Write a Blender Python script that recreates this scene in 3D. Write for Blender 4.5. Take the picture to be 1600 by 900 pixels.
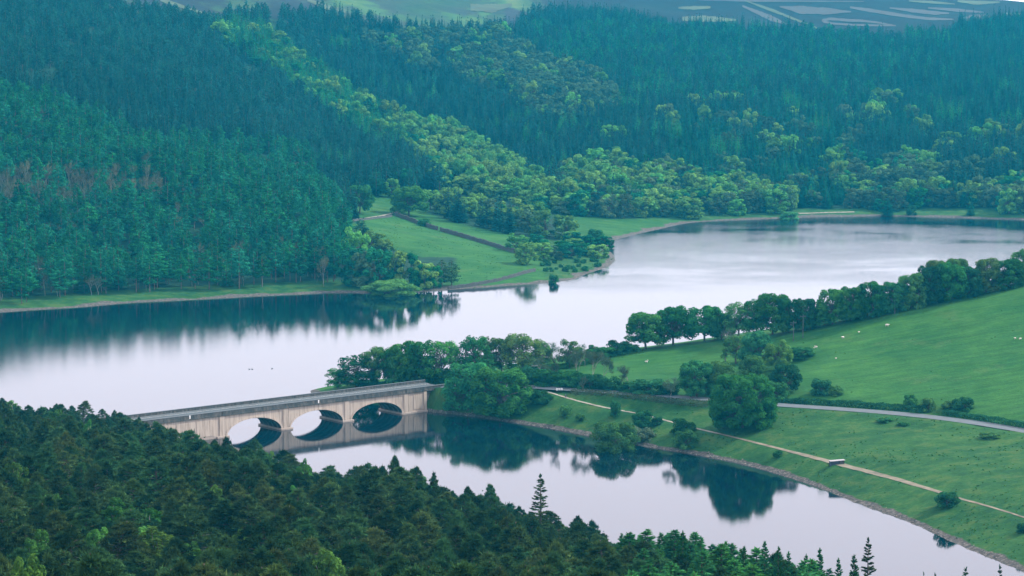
import bpy, math, random
import numpy as np
from mathutils import Vector

for o in list(bpy.data.objects):
    bpy.data.objects.remove(o)
scene = bpy.context.scene
rng = np.random.default_rng(11)
random.seed(11)

# ------------------------------------------------------------------ camera
EYE = 140.0                      # metres above the reservoir
FPX = 4000.0                     # focal length in pixels of the 1600 px wide photograph
HORIZON = -10.0                  # photograph row of eye level
PITCH = math.atan((450.0 - HORIZON) / FPX)
cam_data = bpy.data.cameras.new('camera')
cam_data.sensor_width = 36.0
cam_data.lens = FPX / 1600.0 * 36.0
cam_data.clip_start = 1.0
cam_data.clip_end = 9000.0
cam = bpy.data.objects.new('camera', cam_data)
cam.location = (0, 0, EYE)
cam.rotation_euler = (math.pi / 2 - PITCH, 0, 0)
scene.collection.objects.link(cam)
scene.camera = cam

# ------------------------------------------------------------------ sky and sun
SUN_DIR = Vector((0.70, 0.30, 0.60)).normalized()      # towards the sun: from the right, a little behind the scene
world = bpy.data.worlds.new('World')
scene.world = world
world.use_nodes = True
wn, wl = world.node_tree.nodes, world.node_tree.links
wn.clear()
w_out = wn.new('ShaderNodeOutputWorld')
sky = wn.new('ShaderNodeTexSky')
sky.sky_type = 'NISHITA'
sky.sun_disc = False
sky.sun_elevation = math.asin(SUN_DIR.z)
sky.sun_rotation = math.atan2(SUN_DIR.x, SUN_DIR.y)
sky.altitude = 350
sky.air_density = 1.0
sky.dust_density = 3.0
bg_sky = wn.new('ShaderNodeBackground'); bg_sky.inputs['Strength'].default_value = 0.12
bg_cloud = wn.new('ShaderNodeBackground')                # thin even cloud in front of the blue
bg_cloud.inputs['Color'].default_value = (1.0, 0.88, 0.975, 1); bg_cloud.inputs['Strength'].default_value = 1.95
w_mix = wn.new('ShaderNodeMixShader'); w_mix.inputs[0].default_value = 0.70
wl.new(sky.outputs[0], bg_sky.inputs['Color'])
wl.new(bg_sky.outputs[0], w_mix.inputs[1]); wl.new(bg_cloud.outputs[0], w_mix.inputs[2])
wl.new(w_mix.outputs[0], w_out.inputs['Surface'])

sun_data = bpy.data.lights.new('sun', 'SUN')
sun_data.energy = 5.0
sun_data.angle = math.radians(5)
sun_data.color = (1.0, 0.95, 0.84)
sun = bpy.data.objects.new('sun', sun_data)
sun.rotation_euler = (-SUN_DIR).to_track_quat('-Z', 'Y').to_euler()
sun.location = (0, 0, 400)
scene.collection.objects.link(sun)

vs = scene.view_settings
vs.view_transform = 'Standard'; vs.look = 'None'; vs.exposure = 0.40; vs.gamma = 1.0; vs.use_curve_mapping = False
scene.cycles.max_bounces = 5
scene.cycles.diffuse_bounces = 2
scene.cycles.glossy_bounces = 3
scene.cycles.transmission_bounces = 3
scene.cycles.volume_bounces = 0
scene.cycles.transparent_max_bounces = 4
scene.cycles.use_denoising = True

# ------------------------------------------------------------------ survey helpers: photograph pixels <-> metres
CP, SP = math.cos(PITCH), math.sin(PITCH)
def ray(px, py):
    px = np.asarray(px, float); py = np.asarray(py, float)
    u = px - 800.0; v = 450.0 - py
    return np.stack([u, FPX * CP + v * SP, -FPX * SP + v * CP], -1)
def at_height(px, py, z=0.0):
    d = ray(px, py)
    t = (z - EYE) / d[..., 2]
    return d * t[..., None] + np.array([0, 0, EYE])
def project(x, y, z):
    x, y, z = (np.asarray(a, float) for a in (x, y, z))
    dz = z - EYE
    f = y * CP - dz * SP
    up = y * SP + dz * CP
    return 800 + FPX * x / f, 450 - FPX * up / f
def inside(poly, x, y):
    poly = np.asarray(poly, float); x = np.asarray(x, float); y = np.asarray(y, float)
    res = np.zeros(x.shape, bool)
    n = len(poly)
    for i in range(n):
        x1, y1 = poly[i]; x2, y2 = poly[(i + 1) % n]
        if y1 == y2: continue
        c = ((y1 > y) != (y2 > y)) & (x < (x2 - x1) * (y - y1) / (y2 - y1) + x1)
        res ^= c
    return res
def dist_line(poly, x, y, closed=False):
    poly = np.asarray(poly, float)
    best = np.full(np.shape(x), 1e9)
    n = len(poly)
    for i in range(n if closed else n - 1):
        a = poly[i]; b = poly[(i + 1) % n]
        ab = b - a; L2 = ab @ ab
        if L2 == 0: continue
        t = np.clip(((x - a[0]) * ab[0] + (y - a[1]) * ab[1]) / L2, 0, 1)
        best = np.minimum(best, (x - a[0] - t * ab[0]) ** 2 + (y - a[1] - t * ab[1]) ** 2)
    return np.sqrt(best)
def smooth(a, b, v):
    t = np.clip((v - a) / (b - a), 0, 1)
    return t * t * (3 - 2 * t)
def value_noise(x, y, scale, seed):
    r = np.random.default_rng(seed); T = r.random((64, 64))
    u = x / scale; v = y / scale
    i = np.floor(u).astype(int); j = np.floor(v).astype(int)
    fu = u - i; fv = v - j
    fu = fu * fu * (3 - 2 * fu); fv = fv * fv * (3 - 2 * fv)
    g = lambda a, b: T[a % 64, b % 64]
    return (g(i, j) * (1 - fu) + g(i + 1, j) * fu) * (1 - fv) + (g(i, j + 1) * (1 - fu) + g(i + 1, j + 1) * fu) * fv - 0.5
def densify(P, step):
    P = np.asarray(P, float); out = []
    for i in range(len(P) - 1):
        n = max(1, int(np.linalg.norm(P[i + 1, :2] - P[i, :2]) / step))
        for k in range(n): out.append(P[i] + (P[i + 1] - P[i]) * k / n)
    out.append(P[-1])
    return np.array(out)
def smooth_line(P, n=3):
    P = np.asarray(P, float)
    for _ in range(n):
        Q = [P[0]]
        for i in range(len(P) - 1):
            Q += [0.75 * P[i] + 0.25 * P[i + 1], 0.25 * P[i] + 0.75 * P[i + 1]]
        Q.append(P[-1]); P = np.array(Q)
    return P

# ------------------------------------------------------------------ terrain
FAR_SHORE_PX = [(-160, 503), (0, 488), (60, 484), (130, 480), (190, 474), (250, 471), (330, 467), (400, 463), (470, 460), (533, 457), (590, 460),
    (650, 457), (700, 453), (750, 450), (800, 446), (860, 442), (900, 437), (912, 430), (930, 424), (952, 417), (963, 407),
    (958, 396), (946, 388), (950, 379), (975, 371), (1005, 364), (1040, 356), (1070, 349), (1110, 345.5), (1170, 344), (1250, 340),
    (1320, 338.5), (1400, 338), (1480, 340), (1540, 342), (1600, 344), (1720, 347)]
far_shore = smooth_line(at_height(*np.array(FAR_SHORE_PX, float).T)[:, :2], 2)
FAR_LAND = np.vstack([[(-3000, 3600), (-3000, 820), (-700, 960), (-420, 1060)], far_shore, [(560, 1610), (950, 1720), (3000, 1900), (3000, 3600)]])

NEAR_SHORE_PX = [(676, 643), (690, 643.5), (760, 654), (850, 667), (930, 683), (1000, 697), (1080, 709), (1150, 722), (1220, 741), (1290, 765),
    (1350, 791), (1420, 814), (1480, 843), (1540, 869), (1600, 893), (1680, 925)]
pen_shore = smooth_line(at_height(*np.array(NEAR_SHORE_PX, float).T)[:, :2], 2)
PENINSULA = np.vstack([pen_shore, [(190, 555), (300, 430), (600, 230), (3000, -100), (3000, 1500), (700, 1080), (300, 1012), (200, 1005), (100, 998),
    (40, 984), (0, 962), (-30, 938), (-56, 915), (-72, 899), (-70, 888), (-54, 880), (-36, 871)]])
NEAR_LAND = np.array([(-3000, 760), (-500, 792), (-200, 803), (-122, 800), (-113, 787), (-104, 768), (-84, 728), (-60, 690), (-28, 652), (8, 612), (50, 568),
    (92, 512), (130, 450), (200, 360), (420, 200), (900, 0), (900, -300), (-3000, -300)], float)

ROAD_PX = [(690, 604, 7.7), (740, 604, 7.9), (790, 604, 8.1), (825, 604.5, 8.3), (870, 607.5, 8.6), (910, 610, 8.8), (1000, 616.5, 9.3), (1080, 622.5, 9.6), (1150, 628, 9.9),
    (1215, 633, 10.1), (1300, 638.5, 10.5), (1400, 646, 10.9), (1500, 657, 11.3), (1600, 673, 11.8), (1700, 691, 12.2)]
PATH_PX = [(848, 610, 7.9), (862, 615, 7.7), (900, 626, 7.0), (950, 638, 6.1), (1010, 649, 5.4), (1080, 668, 4.7), (1150, 684, 4.4), (1220, 702, 4.2), (1300, 722, 4.3),
    (1360, 738, 4.5), (1430, 757, 4.7), (1500, 779, 5.0), (1600, 808, 5.4), (1680, 832, 5.6)]
def px3(L):
    L = np.array(L, float)
    return np.array([at_height(a, b, c) for a, b, c in L])
road_line = smooth_line(px3(ROAD_PX), 2)
path_line = smooth_line(px3(PATH_PX), 2)
side_road = smooth_line(px3([(770, 586, 7.7), (800, 580, 7.9), (825, 576, 8.2), (850, 571, 8.6)]), 2)

pen_ctrl = [tuple(p) + (0.3,) for p in pen_shore[::5]]
pen_ctrl += [tuple(p) for p in px3(ROAD_PX)] + [tuple(p) for p in px3(PATH_PX)]
pen_ctrl += [tuple(p) for p in px3([(985, 547, 12), (1050, 540, 13), (1120, 532, 16), (1250, 517, 21), (1300, 504, 24), (1390, 484, 29), (1500, 463, 33), (1600, 441, 37), (1720, 415, 42),
    (1300, 570, 17), (1500, 560, 21.5), (1400, 530, 23), (1150, 580, 12.5), (1050, 575, 10.8), (980, 585, 9.6), (900, 563, 9.2), (830, 574, 8.2), (760, 582, 7.4), (700, 590, 7.0), (640, 597, 5.5), (560, 604, 3.5), (1600, 540, 25), (1600, 610, 17.5)])]
pen_ctrl += [(p[0], p[1], 0.2) for p in PENINSULA[-11:]] + [(700, 700, 26), (600, 850, 45), (1500, 700, 60), (400, 560, 14)]
near_ctrl = [(p[0], p[1], 0.2) for p in NEAR_LAND[1:-3]] + [(-120, 787, 7.2), (-160, 770, 9), (-200, 700, 20), (-130, 700, 14), (-150, 620, 27), (-80, 620, 22), (-60, 560, 28), (-30, 560, 23.5), (0, 520, 27), (20, 455, 32),
    (-140, 520, 38), (-100, 420, 47), (-60, 420, 46), (0, 400, 42), (55, 400, 35), (60, 440, 27), (-60, 300, 59), (0, 300, 58), (50, 300, 53), (90, 300, 47), (0, 200, 83), (-80, 200, 84), (80, 200, 76), (0, 100, 112), (-100, 100, 114), (100, 100, 106), (0, 0, 138.2), (-60, 0, 138), (60, 0, 137), (0, -200, 146), (-400, 400, 60), (-400, 0, 140), (300, 0, 118), (-900, 400, 80)]
def tps_fit(C):
    C = np.array(C, float); C = C[np.unique(np.round(C[:, :2], 1), axis=0, return_index=True)[1]]
    P = C[:, :2] / 100; n = len(P)
    r2 = ((P[:, None] - P[None]) ** 2).sum(-1)
    K = 0.5 * r2 * np.log(r2 + 1e-12) + np.eye(n) * 0.02
    A = np.zeros((n + 3, n + 3)); A[:n, :n] = K; A[:n, n] = 1; A[:n, n + 1:] = P; A[n, :n] = 1; A[n + 1:, :n] = P.T
    w = np.linalg.solve(A, np.concatenate([C[:, 2], np.zeros(3)]))
    return P, w
def tps_eval(fit, x, y):
    P, w = fit; X = x / 100; Y = y / 100; n = len(P)
    out = w[n] + w[n + 1] * X + w[n + 2] * Y
    for i in range(n):
        r2 = (X - P[i, 0]) ** 2 + (Y - P[i, 1]) ** 2
        out += w[i] * 0.5 * r2 * np.log(r2 + 1e-12)
    return out
pen_fit, near_fit = tps_fit(pen_ctrl), tps_fit(near_ctrl)

VALLEY = np.array([(40, 1430), (20, 1560), (-20, 1760), (-70, 1960), (-130, 2250)], float)
def far_height(d, x, y):
    dd = d + 18 * value_noise(x, y, 90, 3) * smooth(40, 160, d)
    u = x / y
    s = np.interp(u, [-0.2, -0.10, -0.02, 0.10], [0.22, 0.172, 0.118, 0.090])
    top = np.interp(u, [-0.2, -0.03, 0.05, 0.12, 0.19], [138, 103, 96, 92, 87])
    z = np.interp(dd, [0, 6, 12, 60, 130], [0, 1.1, 1.9, 6.0, 14.5])
    up = np.maximum(0, dd - 130) * s; lim = top - 14.5
    z = z + np.where(up < lim, up, lim + (up - lim) / s * 0.088)
    dv = dist_line(VALLEY, x, y)
    z = z - 22 * np.exp(-(dv / 75) ** 2) * smooth(60, 330, d)
    z += 5 * value_noise(x, y, 160, 5) * smooth(120, 400, d)
    crest = 152 - 21.0 * smooth(0.165, 0.20, u)
    z = np.where(y > 2600, np.minimum(z, crest) - 0.06 * np.maximum(0, y - 3120), z)
    return z
def pen_height(d, x, y):
    z = tps_eval(pen_fit, x, y)
    z = np.clip(z, 0.20 + 0.10 * np.minimum(d, 10), 70)
    return np.minimum(z, 0.55 * d)
def near_height(d, x, y):
    z = np.clip(tps_eval(near_fit, x, y), 0.2, 150)
    return np.minimum(z, 0.5 * d)
def axis(*segs):
    out = []
    for a, b, s in segs: out += list(np.arange(a, b, s))
    return np.array(sorted(set(np.round(out, 3))))
GX = axis((-2900, -1200, 170), (-1200, -540, 30), (-540, -420, 12), (-420, 480, 3), (480, 660, 12), (660, 1400, 35), (1400, 2950, 170))
GY = axis((-260, 230, 14), (230, 560, 4), (560, 1330, 2.5), (1330, 1720, 3), (1720, 2300, 6), (2300, 2960, 15), (2960, 3560, 60))
MX, MY = np.meshgrid(GX, GY)
GZ = np.full(MX.shape, -6.0)
LAND = np.zeros(MX.shape, int)
DSH = np.zeros(MX.shape)
for code, poly, fn in ((1, FAR_LAND, far_height), (2, PENINSULA, pen_height), (3, NEAR_LAND, near_height)):
    m = inside(poly, MX, MY)
    d = dist_line(poly[1:-1], MX, MY) if code == 1 else dist_line(poly, MX, MY, True)
    GZ[m] = fn(d[m], MX[m], MY[m]); LAND[m] = code; DSH[m] = d[m]
    mo = ~m
    GZ[mo] = np.where(LAND[mo] == 0, np.maximum(GZ[mo], -0.30 * d[mo] - 0.02), GZ[mo])
# the road and the footpath are cut level into the slope
for line, half, blend in ((road_line, 4.5, 11.0), (path_line, 2.0, 5.5), (side_road, 4.0, 9.0)):
    L = densify(line, 2.0)
    bx0, bx1, by0, by1 = L[:, 0].min() - 15, L[:, 0].max() + 15, L[:, 1].min() - 15, L[:, 1].max() + 15
    jj, ii = np.where((MX > bx0) & (MX < bx1) & (MY > by0) & (MY < by1) & (LAND == 2))
    D2 = (MX[jj, ii][:, None] - L[None, :, 0]) ** 2 + (MY[jj, ii][:, None] - L[None, :, 1]) ** 2
    k = D2.argmin(1); dd = np.sqrt(D2.min(1))
    w = 1 - smooth(half, blend, dd)
    GZ[jj, ii] = GZ[jj, ii] * (1 - w) + L[k, 2] * w
GZ += np.where(LAND > 0, 0.25 * value_noise(MX, MY, 7, 8) * smooth(3, 14, DSH), 0)
def bil(A, x, y):
    x = np.asarray(x, float); y = np.asarray(y, float)
    i = np.clip(np.searchsorted(GX, x) - 1, 0, len(GX) - 2); j = np.clip(np.searchsorted(GY, y) - 1, 0, len(GY) - 2)
    fx = np.clip((x - GX[i]) / (GX[i + 1] - GX[i]), 0, 1); fy = np.clip((y - GY[j]) / (GY[j + 1] - GY[j]), 0, 1)
    return (A[j, i] * (1 - fx) + A[j, i + 1] * fx) * (1 - fy) + (A[j + 1, i] * (1 - fx) + A[j + 1, i + 1] * fx) * fy
def ground(x, y):
    return bil(GZ, x, y)
_D = np.concatenate([np.arange(180, 2400, 2.0), np.arange(2400, 3400, 5.0)])
def on_ground(px, py):
    """where the line of sight through a pixel of the photograph meets the land"""
    d = ray(float(px), float(py)); t = _D / d[1]
    x = d[0] * t; y = _D; z = EYE + d[2] * t
    below = z < np.maximum(ground(x, y), 0.0)
    k = int(np.argmax(below)) if below.any() else len(_D) - 1
    k = max(k, 1)
    g0 = z[k - 1] - max(float(ground(x[k - 1], y[k - 1])), 0); g1 = z[k] - max(float(ground(x[k], y[k])), 0)
    f = g0 / (g0 - g1) if g0 != g1 else 0
    X = x[k - 1] + f * (x[k] - x[k - 1]); Y = y[k - 1] + f * (y[k] - y[k - 1])
    return np.array([X, Y, max(float(ground(X, Y)), 0)])
def sees(x, y, z):
    """True where nothing but air lies between the camera and the point (land only)"""
    x, y, z = (np.asarray(a, float) for a in (x, y, z))
    ok = np.ones(x.shape, bool)
    for s in np.linspace(0.12, 0.99, 48):
        ok &= EYE + (z - EYE) * s > ground(x * s, y * s)
    return ok

# ------------------------------------------------------------------ materials
def nodes_of(m):
    m.use_nodes = True
    n = m.node_tree.nodes; n.clear()
    return n, m.node_tree.links
def ramp(n, pts):
    r = n.new('ShaderNodeValToRGB'); e = r.color_ramp.elements
    while len(e) < len(pts): e.new(0.5)
    for k, (p, c) in enumerate(pts):
        e[k].position = p; e[k].color = tuple(c) + (1,) if len(c) == 3 else c
    return r
def mixc(n, l, fac, a, b, mode='MIX'):
    x = n.new('ShaderNodeMix'); x.data_type = 'RGBA'; x.blend_type = mode
    for s, v in ((x.inputs[0], fac), (x.inputs[6], a), (x.inputs[7], b)):
        if hasattr(v, 'links') or hasattr(v, 'is_output'): l.new(v, s)
        elif isinstance(v, (int, float)): s.default_value = v
        else: s.default_value = tuple(v) + (1,)
    return x.outputs[2]
def math_node(n, l, op, a, b=None):
    x = n.new('ShaderNodeMath'); x.operation = op
    for k, v in enumerate((a, b)):
        if v is None: continue
        if isinstance(v, (int, float)): x.inputs[k].default_value = v
        else: l.new(v, x.inputs[k])
    return x.outputs[0]
def noise(n, l, vec, scale, detail=3.0, rough=0.55):
    t = n.new('ShaderNodeTexNoise'); t.inputs['Scale'].default_value = scale; t.inputs['Detail'].default_value = detail; t.inputs['Roughness'].default_value = rough
    if vec is not None: l.new(vec, t.inputs['Vector'])
    return t.outputs['Fac']
def mapping(n, l, vec, scale=(1, 1, 1), rot=(0, 0, 0)):
    m = n.new('ShaderNodeMapping'); m.inputs['Scale'].default_value = scale; m.inputs['Rotation'].default_value = rot
    l.new(vec, m.inputs['Vector']); return m.outputs[0]
def foliage(name, col, trans=0.25, var=0.30, scale=0.9, tip=None):
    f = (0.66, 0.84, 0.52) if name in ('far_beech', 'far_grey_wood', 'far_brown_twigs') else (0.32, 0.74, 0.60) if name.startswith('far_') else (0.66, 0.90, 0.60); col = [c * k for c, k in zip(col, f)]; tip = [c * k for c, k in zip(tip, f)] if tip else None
    m = bpy.data.materials.new(name); n, l = nodes_of(m)
    out = n.new('ShaderNodeOutputMaterial'); tc = n.new('ShaderNodeTexCoord'); oi = n.new('ShaderNodeObjectInfo')
    no = noise(n, l, tc.outputs['Object'], scale, 2.0)
    rr = ramp(n, [(0.3, [c * (1 - var) for c in col]), (0.7, [min(1, c * (1 + var)) for c in (tip or col)])])
    l.new(no, rr.inputs[0])
    hs = n.new('ShaderNodeHueSaturation'); l.new(rr.outputs[0], hs.inputs['Color'])
    l.new(math_node(n, l, 'ADD', math_node(n, l, 'MULTIPLY', oi.outputs['Random'], 0.80), 0.60), hs.inputs['Value'])
    l.new(math_node(n, l, 'ADD', math_node(n, l, 'MULTIPLY', math_node(n, l, 'FRACT', math_node(n, l, 'MULTIPLY', oi.outputs['Random'], 7.3)), -0.05), 0.525), hs.inputs['Hue'])
    d = n.new('ShaderNodeBsdfDiffuse'); t = n.new('ShaderNodeBsdfTranslucent'); mx = n.new('ShaderNodeMixShader'); mx.inputs[0].default_value = trans
    l.new(hs.outputs[0], d.inputs[0]); l.new(hs.outputs[0], t.inputs[0]); l.new(d.outputs[0], mx.inputs[1]); l.new(t.outputs[0], mx.inputs[2]); l.new(mx.outputs[0], out.inputs[0])
    return m
def plain(name, col, rough=0.8, var=0.2, scale=3.0, bump=0.0, stretch=(1, 1, 1)):
    m = bpy.data.materials.new(name); n, l = nodes_of(m)
    out = n.new('ShaderNodeOutputMaterial'); b = n.new('ShaderNodeBsdfPrincipled'); tc = n.new('ShaderNodeTexCoord')
    v = mapping(n, l, tc.outputs['Object'], stretch)
    f = noise(n, l, v, scale, 4.0)
    rr = ramp(n, [(0.3, [c * (1 - var) for c in col]), (0.7, [min(1, c * (1 + var)) for c in col])])
    l.new(f, rr.inputs[0]); l.new(rr.outputs[0], b.inputs['Base Color'])
    b.inputs['Roughness'].default_value = rough; b.inputs['Specular IOR Level'].default_value = 0.25
    if bump:
        bp = n.new('ShaderNodeBump'); bp.inputs['Strength'].default_value = bump; bp.inputs['Distance'].default_value = 0.1
        l.new(f, bp.inputs['Height']); l.new(bp.outputs[0], b.inputs['Normal'])
    l.new(b.outputs[0], out.inputs[0])
    return m
M = {}
M['pine_needles'] = foliage('pine_needles', (0.024, 0.056, 0.034), 0.15, 0.4, 0.5, tip=(0.056, 0.098, 0.048))
M['pine_needles_olive'] = foliage('pine_needles_olive', (0.036, 0.066, 0.034), 0.15, 0.4, 0.5, tip=(0.085, 0.110, 0.046))
M['birch_leaves'] = foliage('birch_leaves', (0.050, 0.130, 0.045), 0.3, 0.3, 0.6, tip=(0.10, 0.19, 0.05))
M['fir_needles'] = foliage('fir_needles', (0.030, 0.125, 0.060), 0.2, 0.3, 0.5, tip=(0.06, 0.19, 0.075))
M['sycamore_leaves'] = foliage('sycamore_leaves', (0.026, 0.130, 0.048), 0.38, 0.3, 0.4, tip=(0.055, 0.20, 0.06))
M['spring_leaves'] = foliage('spring_leaves', (0.060, 0.140, 0.060), 0.35, 0.3, 0.4, tip=(0.12, 0.20, 0.07))
M['dark_leaves'] = foliage('dark_leaves', (0.024, 0.100, 0.055), 0.3, 0.3, 0.4, tip=(0.045, 0.145, 0.07))
M['yellow_leaves'] = foliage('yellow_leaves', (0.100, 0.190, 0.060), 0.35, 0.25, 0.4, tip=(0.18, 0.27, 0.08))
M['grey_twigs'] = foliage('grey_twigs', (0.085, 0.105, 0.085), 0.2, 0.25, 0.5)
M['willow_leaves'] = foliage('willow_leaves', (0.050, 0.170, 0.065), 0.3, 0.3, 0.5, tip=(0.09, 0.22, 0.08))
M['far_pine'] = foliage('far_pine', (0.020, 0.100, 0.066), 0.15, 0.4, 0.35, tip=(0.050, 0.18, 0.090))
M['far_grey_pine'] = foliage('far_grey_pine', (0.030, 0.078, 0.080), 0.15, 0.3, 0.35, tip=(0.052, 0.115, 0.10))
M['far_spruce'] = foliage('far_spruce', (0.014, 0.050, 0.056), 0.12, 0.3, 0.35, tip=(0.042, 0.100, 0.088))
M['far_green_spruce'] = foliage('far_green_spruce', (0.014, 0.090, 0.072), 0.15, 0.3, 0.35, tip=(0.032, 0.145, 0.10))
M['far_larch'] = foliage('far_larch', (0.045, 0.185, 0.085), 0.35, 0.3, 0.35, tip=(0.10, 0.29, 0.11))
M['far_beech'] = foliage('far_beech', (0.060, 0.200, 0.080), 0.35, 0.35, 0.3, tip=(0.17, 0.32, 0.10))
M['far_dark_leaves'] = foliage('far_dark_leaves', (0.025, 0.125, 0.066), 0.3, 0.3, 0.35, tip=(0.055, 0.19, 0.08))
M['far_grey_wood'] = foliage('far_grey_wood', (0.055, 0.105, 0.085), 0.25, 0.3, 0.3, tip=(0.09, 0.14, 0.095))
M['far_brown_twigs'] = foliage('far_brown_twigs', (0.130, 0.115, 0.095), 0.2, 0.25, 0.4)
M['bark'] = plain('bark', (0.075, 0.062, 0.052), 0.9, 0.35, 2.0)
M['pine_bark'] = plain('pine_bark', (0.115, 0.085, 0.070), 0.9, 0.35, 2.0)
M['pale_bark'] = plain('pale_bark', (0.20, 0.19, 0.17), 0.9, 0.3, 2.0)
M['dead_wood'] = plain('dead_wood', (0.075, 0.07, 0.075), 0.9, 0.3, 2.0)

# ------------------------------------------------------------------ object helpers
COL = scene.collection
def tag(o, label=None, category=None, group=None, kind=None):
    if label: o['label'] = label
    if category: o['category'] = category
    if group: o['group'] = group
    if kind: o['kind'] = kind
    return o
class MB:
    """collects vertices and faces for one mesh"""
    def __init__(s): s.v = []; s.f = []; s.m = []; s.n = 0
    def add(s, verts, faces, mat=0):
        verts = np.asarray(verts, float); s.v.append(verts)
        for f in faces: s.f.append(tuple(int(i) + s.n for i in f)); s.m.append(mat)
        s.n += len(verts)
    def tris(s, verts, mat=0):
        verts = np.asarray(verts, float); k = len(verts) // 3
        s.v.append(verts)
        s.f += [(s.n + 3 * i, s.n + 3 * i + 1, s.n + 3 * i + 2) for i in range(k)]; s.m += [mat] * k
        s.n += len(verts)
    def box(s, lo, hi, mat=0):
        (a, b, c), (d, e, f) = lo, hi
        V = [(a, b, c), (d, b, c), (d, e, c), (a, e, c), (a, b, f), (d, b, f), (d, e, f), (a, e, f)]
        s.add(V, [(0, 3, 2, 1), (4, 5, 6, 7), (0, 1, 5, 4), (1, 2, 6, 5), (2, 3, 7, 6), (3, 0, 4, 7)], mat)
    def tube(s, P, R, sides=5, mat=0, cap=True):
        P = np.asarray(P, float); n = len(P)
        T = np.gradient(P, axis=0); T /= np.linalg.norm(T, axis=1)[:, None] + 1e-9
        V = []
        for p, t, r in zip(P, T, R):
            a = np.cross(t, (0, 0, 1.0) if abs(t[2]) < 0.9 else (1.0, 0, 0)); a /= np.linalg.norm(a); b = np.cross(t, a)
            for k in range(sides):
                an = 2 * math.pi * k / sides
                V.append(p + r * (math.cos(an) * a + math.sin(an) * b))
        F = [(i * sides + k, i * sides + (k + 1) % sides, (i + 1) * sides + (k + 1) % sides, (i + 1) * sides + k) for i in range(n - 1) for k in range(sides)]
        if cap: F += [tuple(range(sides))[::-1], tuple(range((n - 1) * sides, n * sides))]
        s.add(V, F, mat)
    def mesh(s, name, mats, smooth_shade=False):
        me = bpy.data.meshes.new(name)
        V = np.vstack(s.v) if s.v else np.zeros((0, 3))
        me.from_pydata(V.tolist(), [], s.f)
        for m in mats: me.materials.append(M[m] if isinstance(m, str) else m)
        me.polygons.foreach_set('material_index', s.m)
        if smooth_shade: me.polygons.foreach_set('use_smooth', [True] * len(s.f))
        me.update(); return me
    def build(s, name, mats, parent=None, smooth_shade=False):
        o = bpy.data.objects.new(name, s.mesh(name, mats if isinstance(mats, (list, tuple)) else [mats], smooth_shade))
        COL.objects.link(o); o.parent = parent
        return o
def empty(name, loc, rz=0.0, sc=(1, 1, 1)):
    o = bpy.data.objects.new(name, None); o.empty_display_size = 0.5
    o.location = loc; o.rotation_euler = (0, 0, rz); o.scale = sc
    COL.objects.link(o); return o

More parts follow.
